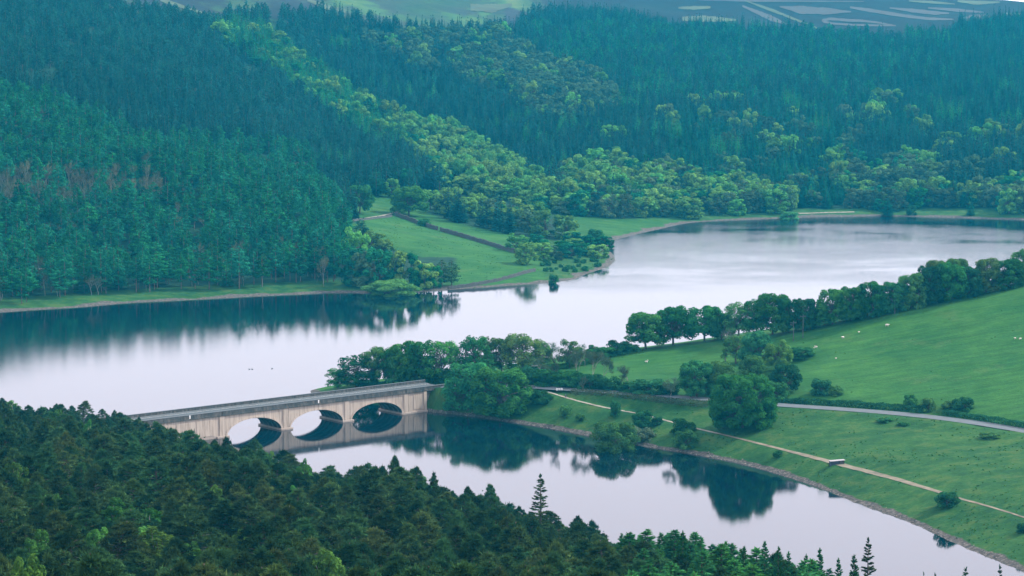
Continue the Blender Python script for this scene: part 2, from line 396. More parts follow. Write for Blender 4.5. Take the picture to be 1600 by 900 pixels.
# ------------------------------------------------------------------ ground sheet
def land_material():
    m = bpy.data.materials.new('land'); n, l = nodes_of(m)
    out = n.new('ShaderNodeOutputMaterial'); b = n.new('ShaderNodeBsdfPrincipled'); geo = n.new('ShaderNodeNewGeometry')
    att = n.new('ShaderNodeVertexColor'); att.layer_name = 'land'
    sep = n.new('ShaderNodeSeparateColor'); l.new(att.outputs['Color'], sep.inputs[0])
    pos = geo.outputs['Position']
    flat = mapping(n, l, pos, (1, 1, 0))
    big = noise(n, l, flat, 0.03, 3.0); mid = noise(n, l, mapping(n, l, pos, (0.8, 1.0, 0), (0, 0, 0.25)), 0.16, 5.0, 0.7); fine = noise(n, l, flat, 1.1, 4.0, 0.7)
    # pasture
    r1 = ramp(n, [(0.38, (0.009, 0.068, 0.014)), (0.62, (0.030, 0.114, 0.021))]); l.new(mid, r1.inputs[0])
    r1b = ramp(n, [(0.40, (0.010, 0.070, 0.014)), (0.60, (0.031, 0.110, 0.020))]); l.new(big, r1b.inputs[0])
    past = mixc(n, l, 0.5, r1.outputs[0], r1b.outputs[0])
    # sheep-worn ledges along the slope and drier yellowed patches
    led = ramp(n, [(0.40, (0.78, 0.80, 0.80)), (0.52, (1.0, 1.0, 1.0)), (0.62, (1.18, 1.12, 1.0))]); l.new(noise(n, l, mapping(n, l, pos, (0.035, 0.42, 0), (0, 0, -0.10)), 1.0, 4.0, 0.65), led.inputs[0])
    past = mixc(n, l, 0.8, past, led.outputs[0], 'MULTIPLY')
    dry = ramp(n, [(0.56, (0, 0, 0)), (0.72, (0.6, 0.6, 0.6))]); l.new(noise(n, l, mapping(n, l, pos, (1, 1, 0)), 0.045, 5.0, 0.7), dry.inputs[0])
    past = mixc(n, l, dry.outputs[0], past, (0.060, 0.110, 0.034))
    # rough lawn bank
    r2 = ramp(n, [(0.38, (0.006, 0.036, 0.012)), (0.50, (0.016, 0.066, 0.016)), (0.62, (0.048, 0.086, 0.022))]); l.new(mid, r2.inputs[0])
    rough_g = mixc(n, l, 0.35, r2.outputs[0], r1b.outputs[0])
    # woodland floor
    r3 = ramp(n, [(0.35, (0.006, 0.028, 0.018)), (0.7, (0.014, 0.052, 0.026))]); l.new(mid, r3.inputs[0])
    # moor: heather with grass
    r4 = ramp(n, [(0.42, (0.016, 0.025, 0.033)), (0.52, (0.026, 0.033, 0.038)), (0.57, (0.040, 0.100, 0.036)), (0.70, (0.100, 0.145, 0.045))])
    mn = noise(n, l, mapping(n, l, pos, (0.6, 0.25, 0), (0, 0, 0.5)), 0.02, 6.0, 0.65); l.new(mn, r4.inputs[0])
    r5 = ramp(n, [(0.40, (0.001, 0.006, 0.010)), (0.58, (0.003, 0.012, 0.014)), (0.72, (0.012, 0.024, 0.016))]); l.new(mn, r5.inputs[0])
    # forest / pasture / moor by the land cover attribute (R pasture, G moor, B dark heather)
    c = mixc(n, l, sep.outputs[0], rough_g, past)
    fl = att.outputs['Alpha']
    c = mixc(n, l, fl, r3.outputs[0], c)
    moor = mixc(n, l, sep.outputs[2], r4.outputs[0], r5.outputs[0])
    c = mixc(n, l, sep.outputs[1], c, moor)
    r6 = ramp(n, [(0.3, (0.72, 0.72, 0.72)), (0.7, (1.25, 1.25, 1.2))]); l.new(fine, r6.inputs[0])
    c = mixc(n, l, 0.8, c, r6.outputs[0], 'MULTIPLY')
    # stony draw-down margin just above the water line
    sx = n.new('ShaderNodeSeparateXYZ'); l.new(pos, sx.inputs[0])
    hz = math_node(n, l, 'ADD', sx.outputs[2], math_node(n, l, 'MULTIPLY', math_node(n, l, 'SUBTRACT', noise(n, l, flat, 0.045, 5.0, 0.65), 0.5), 2.6))
    st = ramp(n, [(0.0, (1, 1, 1)), (0.62, (1, 1, 1)), (0.80, (0, 0, 0))]); l.new(math_node(n, l, 'MULTIPLY', hz, 0.95), st.inputs[0])
    sc_ = ramp(n, [(0.34, (0.025, 0.028, 0.026)), (0.52, (0.075, 0.072, 0.064)), (0.75, (0.21, 0.195, 0.175))]); l.new(noise(n, l, flat, 0.8, 5.0, 0.75), sc_.inputs[0])
    c = mixc(n, l, st.outputs[0], c, sc_.outputs[0])
    l.new(c, b.inputs['Base Color']); b.inputs['Roughness'].default_value = 0.95; b.inputs['Specular IOR Level'].default_value = 0.08
    bp = n.new('ShaderNodeBump'); bp.inputs['Strength'].default_value = 0.55; bp.inputs['Distance'].default_value = 0.7
    l.new(math_node(n, l, 'ADD', mid, math_node(n, l, 'MULTIPLY', fine, 0.35)), bp.inputs['Height']); l.new(bp.outputs[0], b.inputs['Normal'])
    l.new(b.outputs[0], out.inputs[0])
    return m
M['land'] = land_material()

TREELINE = [(-400, -25), (110, -8), (150, 6), (200, 22), (260, 34), (318, 38), (345, 32), (450, 27), (540, 27), (600, 40), (700, 50), (806, 53), (815, 30), (950, 26), (1060, 44), (1200, 50), (1290, 55), (1400, 66), (1475, 56), (1500, 42), (1600, 34), (2000, 30)]
TLX, TLY = np.array(TREELINE, float).T
FIELD_FAR = [(540, 352), (560, 343), (612, 338), (655, 326), (700, 345), (790, 365), (880, 378), (905, 392), (960, 400), (967, 415), (905, 438), (690, 458), (712, 402), (660, 402), (600, 388), (572, 374)]
GLADE = [(560, 312), (600, 300), (630, 305), (650, 326), (612, 338), (560, 343), (545, 330)]
MEADOW = [(862, 334), (960, 342), (1040, 342), (1110, 346), (1000, 372), (950, 388), (900, 380), (870, 355)]
EX_MEADOW = [(1240, 326), (1340, 326), (1345, 340), (1240, 342)]
EX_MEADOW2 = [(1415, 324), (1560, 326), (1560, 342), (1415, 342)]
PX, PY = project(MX, MY, GZ)
cover = np.zeros(MX.shape + (4,))
far = LAND == 1
clear_far = np.zeros(MX.shape, bool)
for pl in (FIELD_FAR, GLADE, MEADOW, EX_MEADOW, EX_MEADOW2): clear_far |= inside(pl, PX, PY)
moorm = far & (PY < np.interp(PX, TLX, TLY) + 3) & (DSH > 250)
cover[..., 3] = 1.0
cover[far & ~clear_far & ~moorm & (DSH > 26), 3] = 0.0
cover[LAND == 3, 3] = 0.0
cover[moorm, 1] = 1.0
cover[moorm & (PX > 820), 2] = 1.0
cover[..., 2] = np.where(moorm, np.maximum(smooth(780, 900, PX), (1 - smooth(440, 540, PX)) * 0.55), 0)
cover[moorm & (PX > 500) & (PX < 800), 0] = 0.25
cover[moorm, 1] = np.where((PX[moorm] > 500) & (PX[moorm] < 790), 0.45 + 0.5 * (value_noise(MX[moorm], MY[moorm], 45, 12) + 0.3), 1.0)
road_d = np.interp(MX, road_line[:, 0], road_line[:, 1])
cover[(LAND == 2) & (MY > road_d + 2), 0] = 1.0
cover[far & inside(FIELD_FAR, PX, PY) & (PX < 850), 0] = 1.0
cover[far & inside(GLADE, PX, PY), 0] = 0.6
cover[far & inside(MEADOW, PX, PY), 0] = 0.8
nx, ny = len(GX), len(GY)
idx = np.arange(nx * ny).reshape(ny, nx)
quads = np.stack([idx[:-1, :-1], idx[:-1, 1:], idx[1:, 1:], idx[1:, :-1]], -1).reshape(-1, 4)
me = bpy.data.meshes.new('ground')
me.vertices.add(nx * ny); me.vertices.foreach_set('co', np.stack([MX, MY, GZ], -1).ravel())
me.loops.add(quads.size); me.loops.foreach_set('vertex_index', quads.ravel().astype(np.int32))
me.polygons.add(len(quads)); me.polygons.foreach_set('loop_start', np.arange(0, quads.size, 4, dtype=np.int32))
me.polygons.foreach_set('use_smooth', np.ones(len(quads), bool))
me.update(calc_edges=True)
ca = me.color_attributes.new('land', 'FLOAT_COLOR', 'POINT'); ca.data.foreach_set('color', cover.reshape(-1, 4).ravel())
me.materials.append(M['land'])
ground_obj = bpy.data.objects.new('ground', me); COL.objects.link(ground_obj)
tag(ground_obj, 'green valley sides, moor and fields round the reservoir', kind='structure')

# ------------------------------------------------------------------ water
def water_material():
    m = bpy.data.materials.new('water'); n, l = nodes_of(m)
    out = n.new('ShaderNodeOutputMaterial'); b = n.new('ShaderNodeBsdfPrincipled'); geo = n.new('ShaderNodeNewGeometry')
    pos = geo.outputs['Position']
    b.inputs['Base Color'].default_value = (0.0006, 0.008, 0.015, 1); b.inputs['IOR'].default_value = 1.60; b.inputs['Specular IOR Level'].default_value = 0.5
    sx = n.new('ShaderNodeSeparateXYZ'); l.new(pos, sx.inputs[0])
    # wind: gusts streak the upper basin, the bays below the bridge are calm
    gust = noise(n, l, mapping(n, l, pos, (0.011, 0.016, 1), (0, 0, 0.5)), 1.0, 3.0, 0.6)
    gr = ramp(n, [(0.40, (0, 0, 0)), (0.62, (1, 1, 1))]); l.new(gust, gr.inputs[0])
    up = ramp(n, [(0.0, (0, 0, 0)), (1.0, (1, 1, 1))]); mr = n.new('ShaderNodeMapRange'); mr.inputs[1].default_value = 1180; mr.inputs[2].default_value = 1420; mr.inputs[3].default_value = 0.0; mr.inputs[4].default_value = 0.7
    l.new(sx.outputs[1], mr.inputs[0])
    base = n.new('ShaderNodeMapRange'); base.inputs[1].default_value = 820; base.inputs[2].default_value = 1000; base.inputs[3].default_value = 0.035; base.inputs[4].default_value = 0.07
    l.new(sx.outputs[1], base.inputs[0])
    amt = math_node(n, l, 'ADD', base.outputs[0], math_node(n, l, 'MULTIPLY', math_node(n, l, 'ADD', math_node(n, l, 'MULTIPLY', gr.outputs[0], 0.85), 0.15), mr.outputs[0]))
    l.new(math_node(n, l, 'ADD', math_node(n, l, 'MULTIPLY', amt, 0.16), 0.035), b.inputs['Roughness'])
    w1 = noise(n, l, mapping(n, l, pos, (0.55, 0.9, 1), (0, 0, 0.4)), 1.5, 4.0, 0.7)
    bp = n.new('ShaderNodeBump'); bp.inputs['Distance'].default_value = 0.12
    l.new(math_node(n, l, 'MULTIPLY', amt, 0.95), bp.inputs['Strength']); l.new(w1, bp.inputs['Height']); l.new(bp.outputs[0], b.inputs['Normal'])
    l.new(b.outputs[0], out.inputs[0])
    return m
M['water'] = water_material()
wb = MB(); wb.add([(-2800, -200, 0), (2800, -200, 0), (2800, 2400, 0), (-2800, 2400, 0)], [(0, 1, 2, 3)])
tag(wb.build('water', 'water'), 'pale still reservoir water reflecting the sky', kind='structure')

# ------------------------------------------------------------------ bridge
BZ = 8.6                                                   # parapet top above the water
pA, pB = at_height(208, 659, BZ), at_height(690, 600.5, BZ)
bu = (pB - pA)[:2]; bu /= np.linalg.norm(bu)
bv = np.array([-bu[1], bu[0]])                             # across the bridge, towards the far side
B_RZ = math.atan2(bu[1], bu[0])
def along(px):
    """station on the near parapet line seen at photograph column px"""
    k = (px - 800.0) / FPX
    s = None
    lo, hi = -80.0, 160.0
    for _ in range(60):
        s = 0.5 * (lo + hi); p = pA[:2] + bu * s
        q, _y = project(p[0], p[1], BZ)
        if q < px: lo = s
        else: hi = s
    return s
PIERS = [along(v) for v in (347, 448, 544, 635)]
BAY = (PIERS[3] - PIERS[0]) / 3
PIERS = [PIERS[0] + BAY * k for k in range(4)]
S_END = along(665)
BW = 12.0                                                  # between the outer faces
PIER_W = 3.6
def concrete_material():
    m = bpy.data.materials.new('concrete'); n, l = nodes_of(m)
    out = n.new('ShaderNodeOutputMaterial'); b = n.new('ShaderNodeBsdfPrincipled'); tc = n.new('ShaderNodeTexCoord')
    o = tc.outputs['Object']
    streak = noise(n, l, mapping(n, l, o, (1.6, 1.6, 0.10)), 1.0, 5.0, 0.7)
    r = ramp(n, [(0.30, (0.25, 0.205, 0.165)), (0.50, (0.45, 0.385, 0.32)), (0.70, (0.55, 0.48, 0.41))]); l.new(streak, r.inputs[0])
    sx = n.new('ShaderNodeSeparateXYZ'); l.new(o, sx.inputs[0])
    br = n.new('ShaderNodeTexBrick'); br.inputs['Scale'].default_value = 1.0; br.inputs['Brick Width'].default_value = 0.9; br.inputs['Row Height'].default_value = 40.0
    br.inputs['Mortar Size'].default_value = 0.02; br.inputs['Color1'].default_value = (1, 1, 1, 1); br.inputs['Color2'].default_value = (0.86, 0.86, 0.86, 1); br.inputs['Mortar'].default_value = (0.66, 0.66, 0.66, 1)
    l.new(mapping(n, l, o, (1, 1, 1), (math.pi / 2, 0, 0)), br.inputs['Vector'])
    c = mixc(n, l, 0.6, r.outputs[0], br.outputs[0], 'MULTIPLY')
    # tide mark of algae and pale lime at the water line
    tm = ramp(n, [(0.0, (0.9, 0.9, 0.9)), (0.10, (0.55, 0.55, 0.55)), (0.16, (0, 0, 0))]); l.new(math_node(n, l, 'MULTIPLY', math_node(n, l, 'ADD', sx.outputs[2], math_node(n, l, 'MULTIPLY', streak, 0.6)), 0.12), tm.inputs[0])
    c = mixc(n, l, tm.outputs[0], c, (0.30, 0.26, 0.23))
    l.new(c, b.inputs['Base Color']); b.inputs['Roughness'].default_value = 0.9; b.inputs['Specular IOR Level'].default_value = 0.15
    l.new(b.outputs[0], out.inputs[0]); return m
def stained_material():
    m = bpy.data.materials.new('stained_concrete'); n, l = nodes_of(m)
    out = n.new('ShaderNodeOutputMaterial'); b = n.new('ShaderNodeBsdfPrincipled'); tc = n.new('ShaderNodeTexCoord')
    o = tc.outputs['Object']
    s1 = noise(n, l, mapping(n, l, o, (1.1, 1.1, 0.35)), 1.0, 5.0, 0.7)
    r = ramp(n, [(0.28, (0.022, 0.030, 0.035)), (0.50, (0.072, 0.076, 0.074)), (0.72, (0.17, 0.155, 0.14))]); l.new(s1, r.inputs[0])
    l.new(r.outputs[0], b.inputs['Base Color']); b.inputs['Roughness'].default_value = 0.9; b.inputs['Specular IOR Level'].default_value = 0.15
    l.new(b.outputs[0], out.inputs[0]); return m
M['concrete'] = concrete_material(); M['stained_concrete'] = stained_material()
M['coping'] = plain('coping', (0.11, 0.125, 0.135), 0.85, 0.25, 1.5)
M['asphalt'] = plain('asphalt', (0.055, 0.07, 0.075), 0.9, 0.2, 0.6)
M['pavement'] = plain('pavement', (0.09, 0.105, 0.11), 0.9, 0.2, 0.8)
M['white_paint'] = plain('white_paint', (0.72, 0.74, 0.74), 0.7, 0.1, 2.0)
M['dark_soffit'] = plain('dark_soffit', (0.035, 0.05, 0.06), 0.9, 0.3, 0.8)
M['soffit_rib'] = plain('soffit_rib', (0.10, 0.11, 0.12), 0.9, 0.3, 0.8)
M['dark_strip'] = plain('dark_strip', (0.05, 0.05, 0.05), 0.95, 0.2, 2.0)
M['stone'] = plain('stone', (0.16, 0.145, 0.125), 0.95, 0.45, 1.6, 0.5)
M['dark_stone'] = plain('dark_stone', (0.055, 0.060, 0.060), 0.95, 0.4, 1.6, 0.5)
M['timber'] = plain('timber', (0.07, 0.075, 0.08), 0.9, 0.3, 2.0)
bridge = empty('road_bridge', (pA[0], pA[1], 0), B_RZ)
tag(bridge, 'pale concrete road bridge with wide arches crossing the reservoir', 'bridge')
SPR, RISE = 0.35, 4.75
def arch_z(s, s0, s1):
    c = 0.5 * (s0 + s1); a = 0.5 * (s1 - s0)
    t = np.clip(1 - ((s - c) / a) ** 2, 0, 1)
    return SPR + RISE * np.sqrt(t) ** 1.05
ZC = 6.95                                                  # underside of the string course
for k in range(3):
    p0, p1 = PIERS[k], PIERS[k + 1]
    a0, a1 = p0 + PIER_W * 0.5, p1 - PIER_W * 0.5
    ss = a0 + (a1 - a0) * 0.5 * (1 - np.cos(np.linspace(0, math.pi, 33)))
    zz = arch_z(ss, a0, a1); zz[0] = zz[-1] = SPR
    fb = MB()
    for v, flip in ((0.0, False), (BW, True)):
        V = [(s, v, z) for s, z in zip(ss, zz)] + [(s, v, ZC) for s in ss]; n = len(ss)
        F = [(i, i + 1, n + i + 1, n + i) for i in range(n - 1)]
        fb.add(V, [f[::-1] for f in F] if flip else F)
    fb.build('spandrel_wall', 'concrete', bridge)
    ab = MB()                                              # raised arch ring on the near face
    for v0, v1 in ((-0.12, 0.0), (BW, BW + 0.12)):
        ring = 0.42
        cen = 0.5 * (a0 + a1)
        outx = cen + (ss - cen) * 1.045; outz = np.minimum(zz + ring, ZC - 0.1)
        n = len(ss); vf = v0 if v0 < 0 else v1
        V = [(s, vf, z) for s, z in zip(ss, zz)] + [(s, vf, z) for s, z in zip(outx, outz)] + [(s, 0.5 * (v0 + v1) if 0 else (v1 if v0 < 0 else v0), z) for s, z in zip(ss, zz)] + [(s, (v1 if v0 < 0 else v0), z) for s, z in zip(outx, outz)]
        F = []
        for i in range(n - 1):
            F += [(i, i + 1, n + i + 1, n + i), (2 * n + i, 2 * n + i + 1, i + 1, i), (n + i, n + i + 1, 3 * n + i + 1, 3 * n + i)]
        ab.add(V, F)
    ab.build('arch_ring', 'concrete', bridge)
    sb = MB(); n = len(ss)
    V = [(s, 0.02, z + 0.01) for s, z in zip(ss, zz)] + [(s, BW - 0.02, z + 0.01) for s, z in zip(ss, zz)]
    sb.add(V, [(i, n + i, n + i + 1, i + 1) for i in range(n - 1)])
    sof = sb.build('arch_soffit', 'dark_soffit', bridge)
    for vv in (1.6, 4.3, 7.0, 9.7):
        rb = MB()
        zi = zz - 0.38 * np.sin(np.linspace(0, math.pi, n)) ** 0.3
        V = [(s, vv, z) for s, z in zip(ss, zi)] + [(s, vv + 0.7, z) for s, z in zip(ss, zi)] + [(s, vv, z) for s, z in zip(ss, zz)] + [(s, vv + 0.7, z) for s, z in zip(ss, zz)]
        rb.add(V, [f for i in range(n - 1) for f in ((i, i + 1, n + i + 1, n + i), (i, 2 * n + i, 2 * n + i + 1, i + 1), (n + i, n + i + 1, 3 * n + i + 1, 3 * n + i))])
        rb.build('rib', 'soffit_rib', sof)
for k, s in enumerate(PIERS):
    b = MB(); b.box((s - PIER_W / 2, 0.0, -7.5), (s + PIER_W / 2, BW, ZC)); pr = b.build('pier', 'concrete', bridge)
    for v0, v1 in ((-0.20, 0.0), (BW, BW + 0.20)):
        b = MB(); b.box((s - PIER_W * 0.30, v0, 0.55), (s + PIER_W * 0.24, v1, ZC - 0.003)); b.build('pilaster', 'concrete', pr)
    b = MB(); b.box((s + PIER_W * 0.24 + 0.004, -0.035, 0.5), (s + PIER_W * 0.24 + 0.22, 0.0, ZC)); b.build('pilaster_edge_strip', 'dark_strip', pr)  # dark strip on the near face along the pilaster's right edge
    b = MB(); b.box((s - PIER_W / 2 - 0.45, -0.75, -7.4), (s + PIER_W / 2 + 0.45, BW + 0.75, 0.55)); b.build('plinth', 'concrete', pr)
# solid ends
s0 = PIERS[0] - PIER_W / 2
b = MB(); b.box((s0 - 62, 0.003, -6), (s0, BW, ZC)); aw = b.build('abutment', 'concrete', bridge)
for q in (1.2, 8.6, 16.0):
    b = MB(); b.box((s0 - q - 6.6, -0.10, 1.0), (s0 - q, 0.0, ZC - 0.8)); b.build('panel', 'concrete', aw)
s4 = PIERS[3] + PIER_W / 2
b = MB(); b.box((s4, 0.003, -6), (S_END, BW, ZC)); ae = b.build('abutment', 'concrete', bridge)
b = MB(); b.box((s4 + 1.2, -0.10, 1.2), (S_END - 1.3, 0.0, ZC - 0.8)); b.build('panel', 'concrete', ae)
b = MB(); b.box((S_END - 0.9, -0.30, -0.5), (S_END + 0.3, 0.0, ZC)); b.build('quoin', 'concrete', ae)
b = MB(); b.box((s4 - 0.2, -0.7, -3), (S_END + 0.4, 0.0, 0.55)); b.build('plinth', 'concrete', ae)
b = MB()                                                   # wing wall turning back into the bank
wv = [(S_END + 0.3, 0.3), (S_END + 7.0, 1.2)]
for (x0, y0), (x1, y1) in zip(wv[:-1], wv[1:]):
    b.add([(x0, y0, -2), (x1, y1, -2), (x1, y1, 6.3), (x0, y0, 6.9), (x0, y0 + 0.8, -2), (x1, y1 + 0.8, -2), (x1, y1 + 0.8, 6.3), (x0, y0 + 0.8, 6.9)],
          [(0, 1, 2, 3), (5, 4, 7, 6), (3, 2, 6, 7), (1, 5, 6, 2), (4, 0, 3, 7)])
b.build('wing_wall', 'stone', bridge)
S_L, S_R = s0 - 62, S_END + 9
for v0, v1 in ((-0.35, 0.25), (BW - 0.25, BW + 0.35)):
    b = MB(); b.box((S_L, v0, ZC), (S_R, v1, ZC + 0.45)); b.build('string_course', 'stained_concrete', bridge)
edges = [S_L, S_L + 21, S_L + 42] + PIERS + [S_R]
for v0, v1, far_side in ((-0.22, 0.16, False), (BW - 0.16, BW + 0.22, True)):
    for e0, e1 in zip(edges[:-1], edges[1:]):
        b = MB(); b.box((e0 + 0.03, v0, ZC + 0.45), (e1 - 0.03, v1, BZ - 0.14)); pp = b.build('parapet', 'stained_concrete', bridge)
        b = MB(); b.box((e0 + 0.03, v0 - 0.07, BZ - 0.14), (e1 - 0.03, v1 + 0.07, BZ)); b.build('coping', 'coping', pp)
for c in (along(296), along(497)):
    b = MB(); b.box((c - 0.22, -0.32, ZC + 0.1), (c + 0.22, -0.22, BZ - 0.15)); b.build('joint_cover', 'white_paint', bridge)
b = MB(); b.box((S_L, 0.25, ZC - 0.4), (S_R, BW - 0.25, ZC + 0.50)); deck = b.build('road_deck', 'asphalt', bridge)
for v0, v1 in ((0.26, 1.9), (BW - 1.9, BW - 0.26)):
    b = MB(); b.box((S_L, v0, ZC + 0.502), (S_R, v1, ZC + 0.64)); b.build('footway', 'pavement', deck)
x = S_L + 2
while x < S_R - 4:
    b = MB(); b.box((x, BW / 2 - 0.09, ZC + 0.502), (x + 3.6, BW / 2 + 0.09, ZC + 0.512)); b.build('centre_line', 'white_paint', deck); x += 9.0
for v in (2.3, BW - 2.3):
    b = MB(); b.box((S_L, v - 0.06, ZC + 0.502), (S_R, v + 0.06, ZC + 0.511)); b.build('edge_line', 'white_paint', deck)

# ------------------------------------------------------------------ roads, path, tracks
def ribbon(name, line, widths, mat, lift, cross=3, drape=True, kind='structure', label=None, end_fade=None):
    L = densify(line, 2.0); n = len(L)
    T = np.gradient(L[:, :2], axis=0); T /= np.linalg.norm(T, axis=1)[:, None]
    N = np.stack([-T[:, 1], T[:, 0]], -1)
    W = np.interp(np.linspace(0, 1, n), np.linspace(0, 1, len(widths)), widths) * (1 + 0.0 * rng.random(n))
    b = MB(); V = []
    for i in range(n):
        for k in range(cross):
            f = k / (cross - 1) - 0.5
            p = L[i, :2] + N[i] * W[i] * f
            z = float(ground(p[0], p[1])) if drape else L[i, 2]
            V.append((p[0], p[1], z + lift))
    b.add(V, [(i * cross + k + 1, i * cross + k, (i + 1) * cross + k, (i + 1) * cross + k + 1) for i in range(n - 1) for k in range(cross - 1)])
    o = b.build(name, mat); tag(o, label, kind=kind); return o
M['path_earth'] = plain('path_earth', (0.20, 0.195, 0.155), 0.95, 0.35, 0.5)
M['worn_earth'] = plain('worn_earth', (0.135, 0.122, 0.085), 0.95, 0.4, 0.35)
M['road_grey'] = plain('road_grey', (0.085, 0.105, 0.115), 0.9, 0.15, 0.5)
M['verge'] = plain('verge', (0.045, 0.13, 0.055), 0.95, 0.3, 0.5)
ribbon('road', road_line, [6.6, 6.4], 'road_grey', 0.14, 3, False, label='grey lane running along the hillside above the shore')
ribbon('road', side_road, [6.0, 6.0], 'road_grey', 0.12, 3, False, label='grey road bending away behind the trees')
ribbon('footpath', path_line[:len(path_line) * 6 // 13], [1.0, 1.3, 1.4, 1.2, 1.4], 'path_earth', 0.10, 3, True, label='narrow pale footpath across the grass bank')
ribbon('footpath', path_line[len(path_line) * 6 // 13 - 1:], [1.2, 2.0, 3.2, 2.8, 1.6, 1.0, 0.7], 'worn_earth', 0.10, 5, True, label='wide worn earth path above the shore')
def trace(P): return np.array([on_ground(a, b) for a, b in P])
ribbon('farm_track', smooth_line(trace([(532, 347), (556, 343), (588, 339), (604, 336), (628, 329), (640, 326)]), 1), [1.7, 1.7], 'path_earth', 0.25, 3, True, label='pale farm track leading under the trees')
ribbon('forest_track', smooth_line(trace([(-20, 432), (20, 426), (70, 420), (125, 415), (190, 408)]), 1), [2.5, 2.5], 'path_earth', 0.25, 3, True, label='pale forest track among the pines')
ribbon('shore_track', smooth_line(trace([(1248, 334), (1290, 332.5), (1335, 331.5)]), 1), [2.5, 2.5], 'path_earth', 0.25, 3, True, label='pale track across the far shore meadow')

# burnt and cut strips on the moor
M['cut_heather'] = plain('cut_heather', (0.030, 0.034, 0.034), 0.95, 0.2, 0.05)
M['moor_grass'] = plain('moor_grass', (0.034, 0.058, 0.026), 0.95, 0.35, 0.03)
STRIPS = [([(1218, 11), (1250, 16), (1290, 18), (1330, 19)], [2, 12, 10, 2], 0), ([(1328, 12), (1360, 17), (1410, 25), (1450, 30), (1490, 31)], [3, 6, 5, 5, 2], 0),
    ([(1390, 13), (1425, 17), (1460, 21), (1483, 21.5)], [2, 6, 6, 2], 0), ([(1450, 13), (1490, 16), (1537, 20)], [2, 5, 2], 0), ([(1504, 30), (1520, 29), (1546, 28)], [4, 11, 10], 0),
    ([(1284, 33), (1297, 30), (1325, 32.5), (1345, 33), (1372, 36), (1400, 41)], [4, 4, 4, 4, 3, 1.5], 0), ([(1286, 34), (1300, 37.5), (1330, 39.5), (1372, 40.5), (1400, 41)], [4, 3.5, 3, 3, 1.5], 0),
    ([(1425, 56), (1450, 53.5), (1480, 52.5)], [1, 1.5, 1], 0), ([(1066, 30), (1100, 30), (1150, 32)], [6, 10, 3], 1), ([(1060, 13), (1085, 13), (1110, 12)], [3, 6, 4], 1), ([(1160, 10), (1200, 27), (1230, 39)], [3, 9, 3], 0),
    ([(1165, 2), (1210, 18), (1285, 48)], [2, 5, 2], 1), ([(1420, 2), (1455, 4), (1492, 7)], [2, 5, 2], 1), ([(1496, 2), (1525, 5), (1562, 4)], [3, 7, 2], 1), ([(1570, 22), (1600, 26), (1640, 28)], [3, 8, 8], 1),
    ([(1040, -4), (1100, 0), (1180, 2), (1350, 3)], [2, 3, 3, 1], 0), ([(735, 12), (770, 14), (800, 8)], [10, 14, 4], 1), ([(120, 4), (170, 12), (260, 30), (330, 37)], [3, 5, 4, 3], 1), ([(250, 0), (268, 6), (330, 25)], [5, 7, 3], 1), ([(480, 0), (510, 12), (540, 18)], [6, 8, 6], 1)]
for pts, wpx, kind in STRIPS:
    pts = np.array(pts, float); t = np.linspace(0, 1, len(pts)); tt = np.linspace(0, 1, 22)
    cx = np.interp(tt, t, pts[:, 0]); cy = np.interp(tt, t, pts[:, 1]); w = np.interp(tt, t, wpx)
    V = []
    for a, c, h in zip(cx, cy, w):
        h2 = h * (0.85 + 0.3 * rng.random())
        A = on_ground(a, c - h2 / 2); B_ = on_ground(a, c + h2 / 2)
        for f in np.linspace(0, 1, 5):
            q = A + (B_ - A) * f; V.append((q[0], q[1], float(ground(q[0], q[1])) + 0.5))
    V = np.array(V)
    if V[:, 1].max() > 3180: continue
    b = MB(); b.add(V, [(i * 5 + k, i * 5 + k + 1, (i + 1) * 5 + k + 1, (i + 1) * 5 + k) for i in range(21) for k in range(4)])
    tag(b.build('moor_strip', 'cut_heather' if kind == 0 else 'moor_grass'), kind='structure')

# ------------------------------------------------------------------ tree models
def unit(v): return v / (np.linalg.norm(v, axis=-1, keepdims=True) + 1e-9)
def rand_dirs(r, n, up=0.0):
    v = r.normal(size=(n, 3)); v = unit(v); v[:, 2] += up
    return unit(v)
def leaf_tris(r, P, N, S, aspect=1.0):
    """one small triangular leaf spray at each point, facing roughly along N"""
    n = len(P); N = unit(N); t = unit(np.cross(N, r.normal(size=(n, 3)))); b = np.cross(N, t)
    S = np.broadcast_to(S, (n,))[:, None]
    return np.stack([P + S * 0.62 * t, P + S * (-0.35 * t + 0.5 * aspect * b), P + S * (-0.35 * t - 0.5 * aspect * b)], 1).reshape(-1, 3)
def needle_tris(r, P, D, L, w):
    n = len(P); D = unit(D); t = unit(np.cross(D, r.normal(size=(n, 3))))
    L = np.broadcast_to(L, (n,))[:, None]
    return np.stack([P + D * L, P + t * w, P - t * w], 1).reshape(-1, 3)
def limb(b, p0, p1, r0, r1, r, bend=0.12, n=4, sides=4):
    p0 = np.array(p0, float); p1 = np.array(p1, float); L = np.linalg.norm(p1 - p0)
    off = r.normal(size=3) * bend * L
    P = [p0 + (p1 - p0) * f + off * math.sin(math.pi * f) for f in np.linspace(0, 1, n)]
    b.tube(P, np.linspace(r0, r1, n), sides, cap=False)
    return P
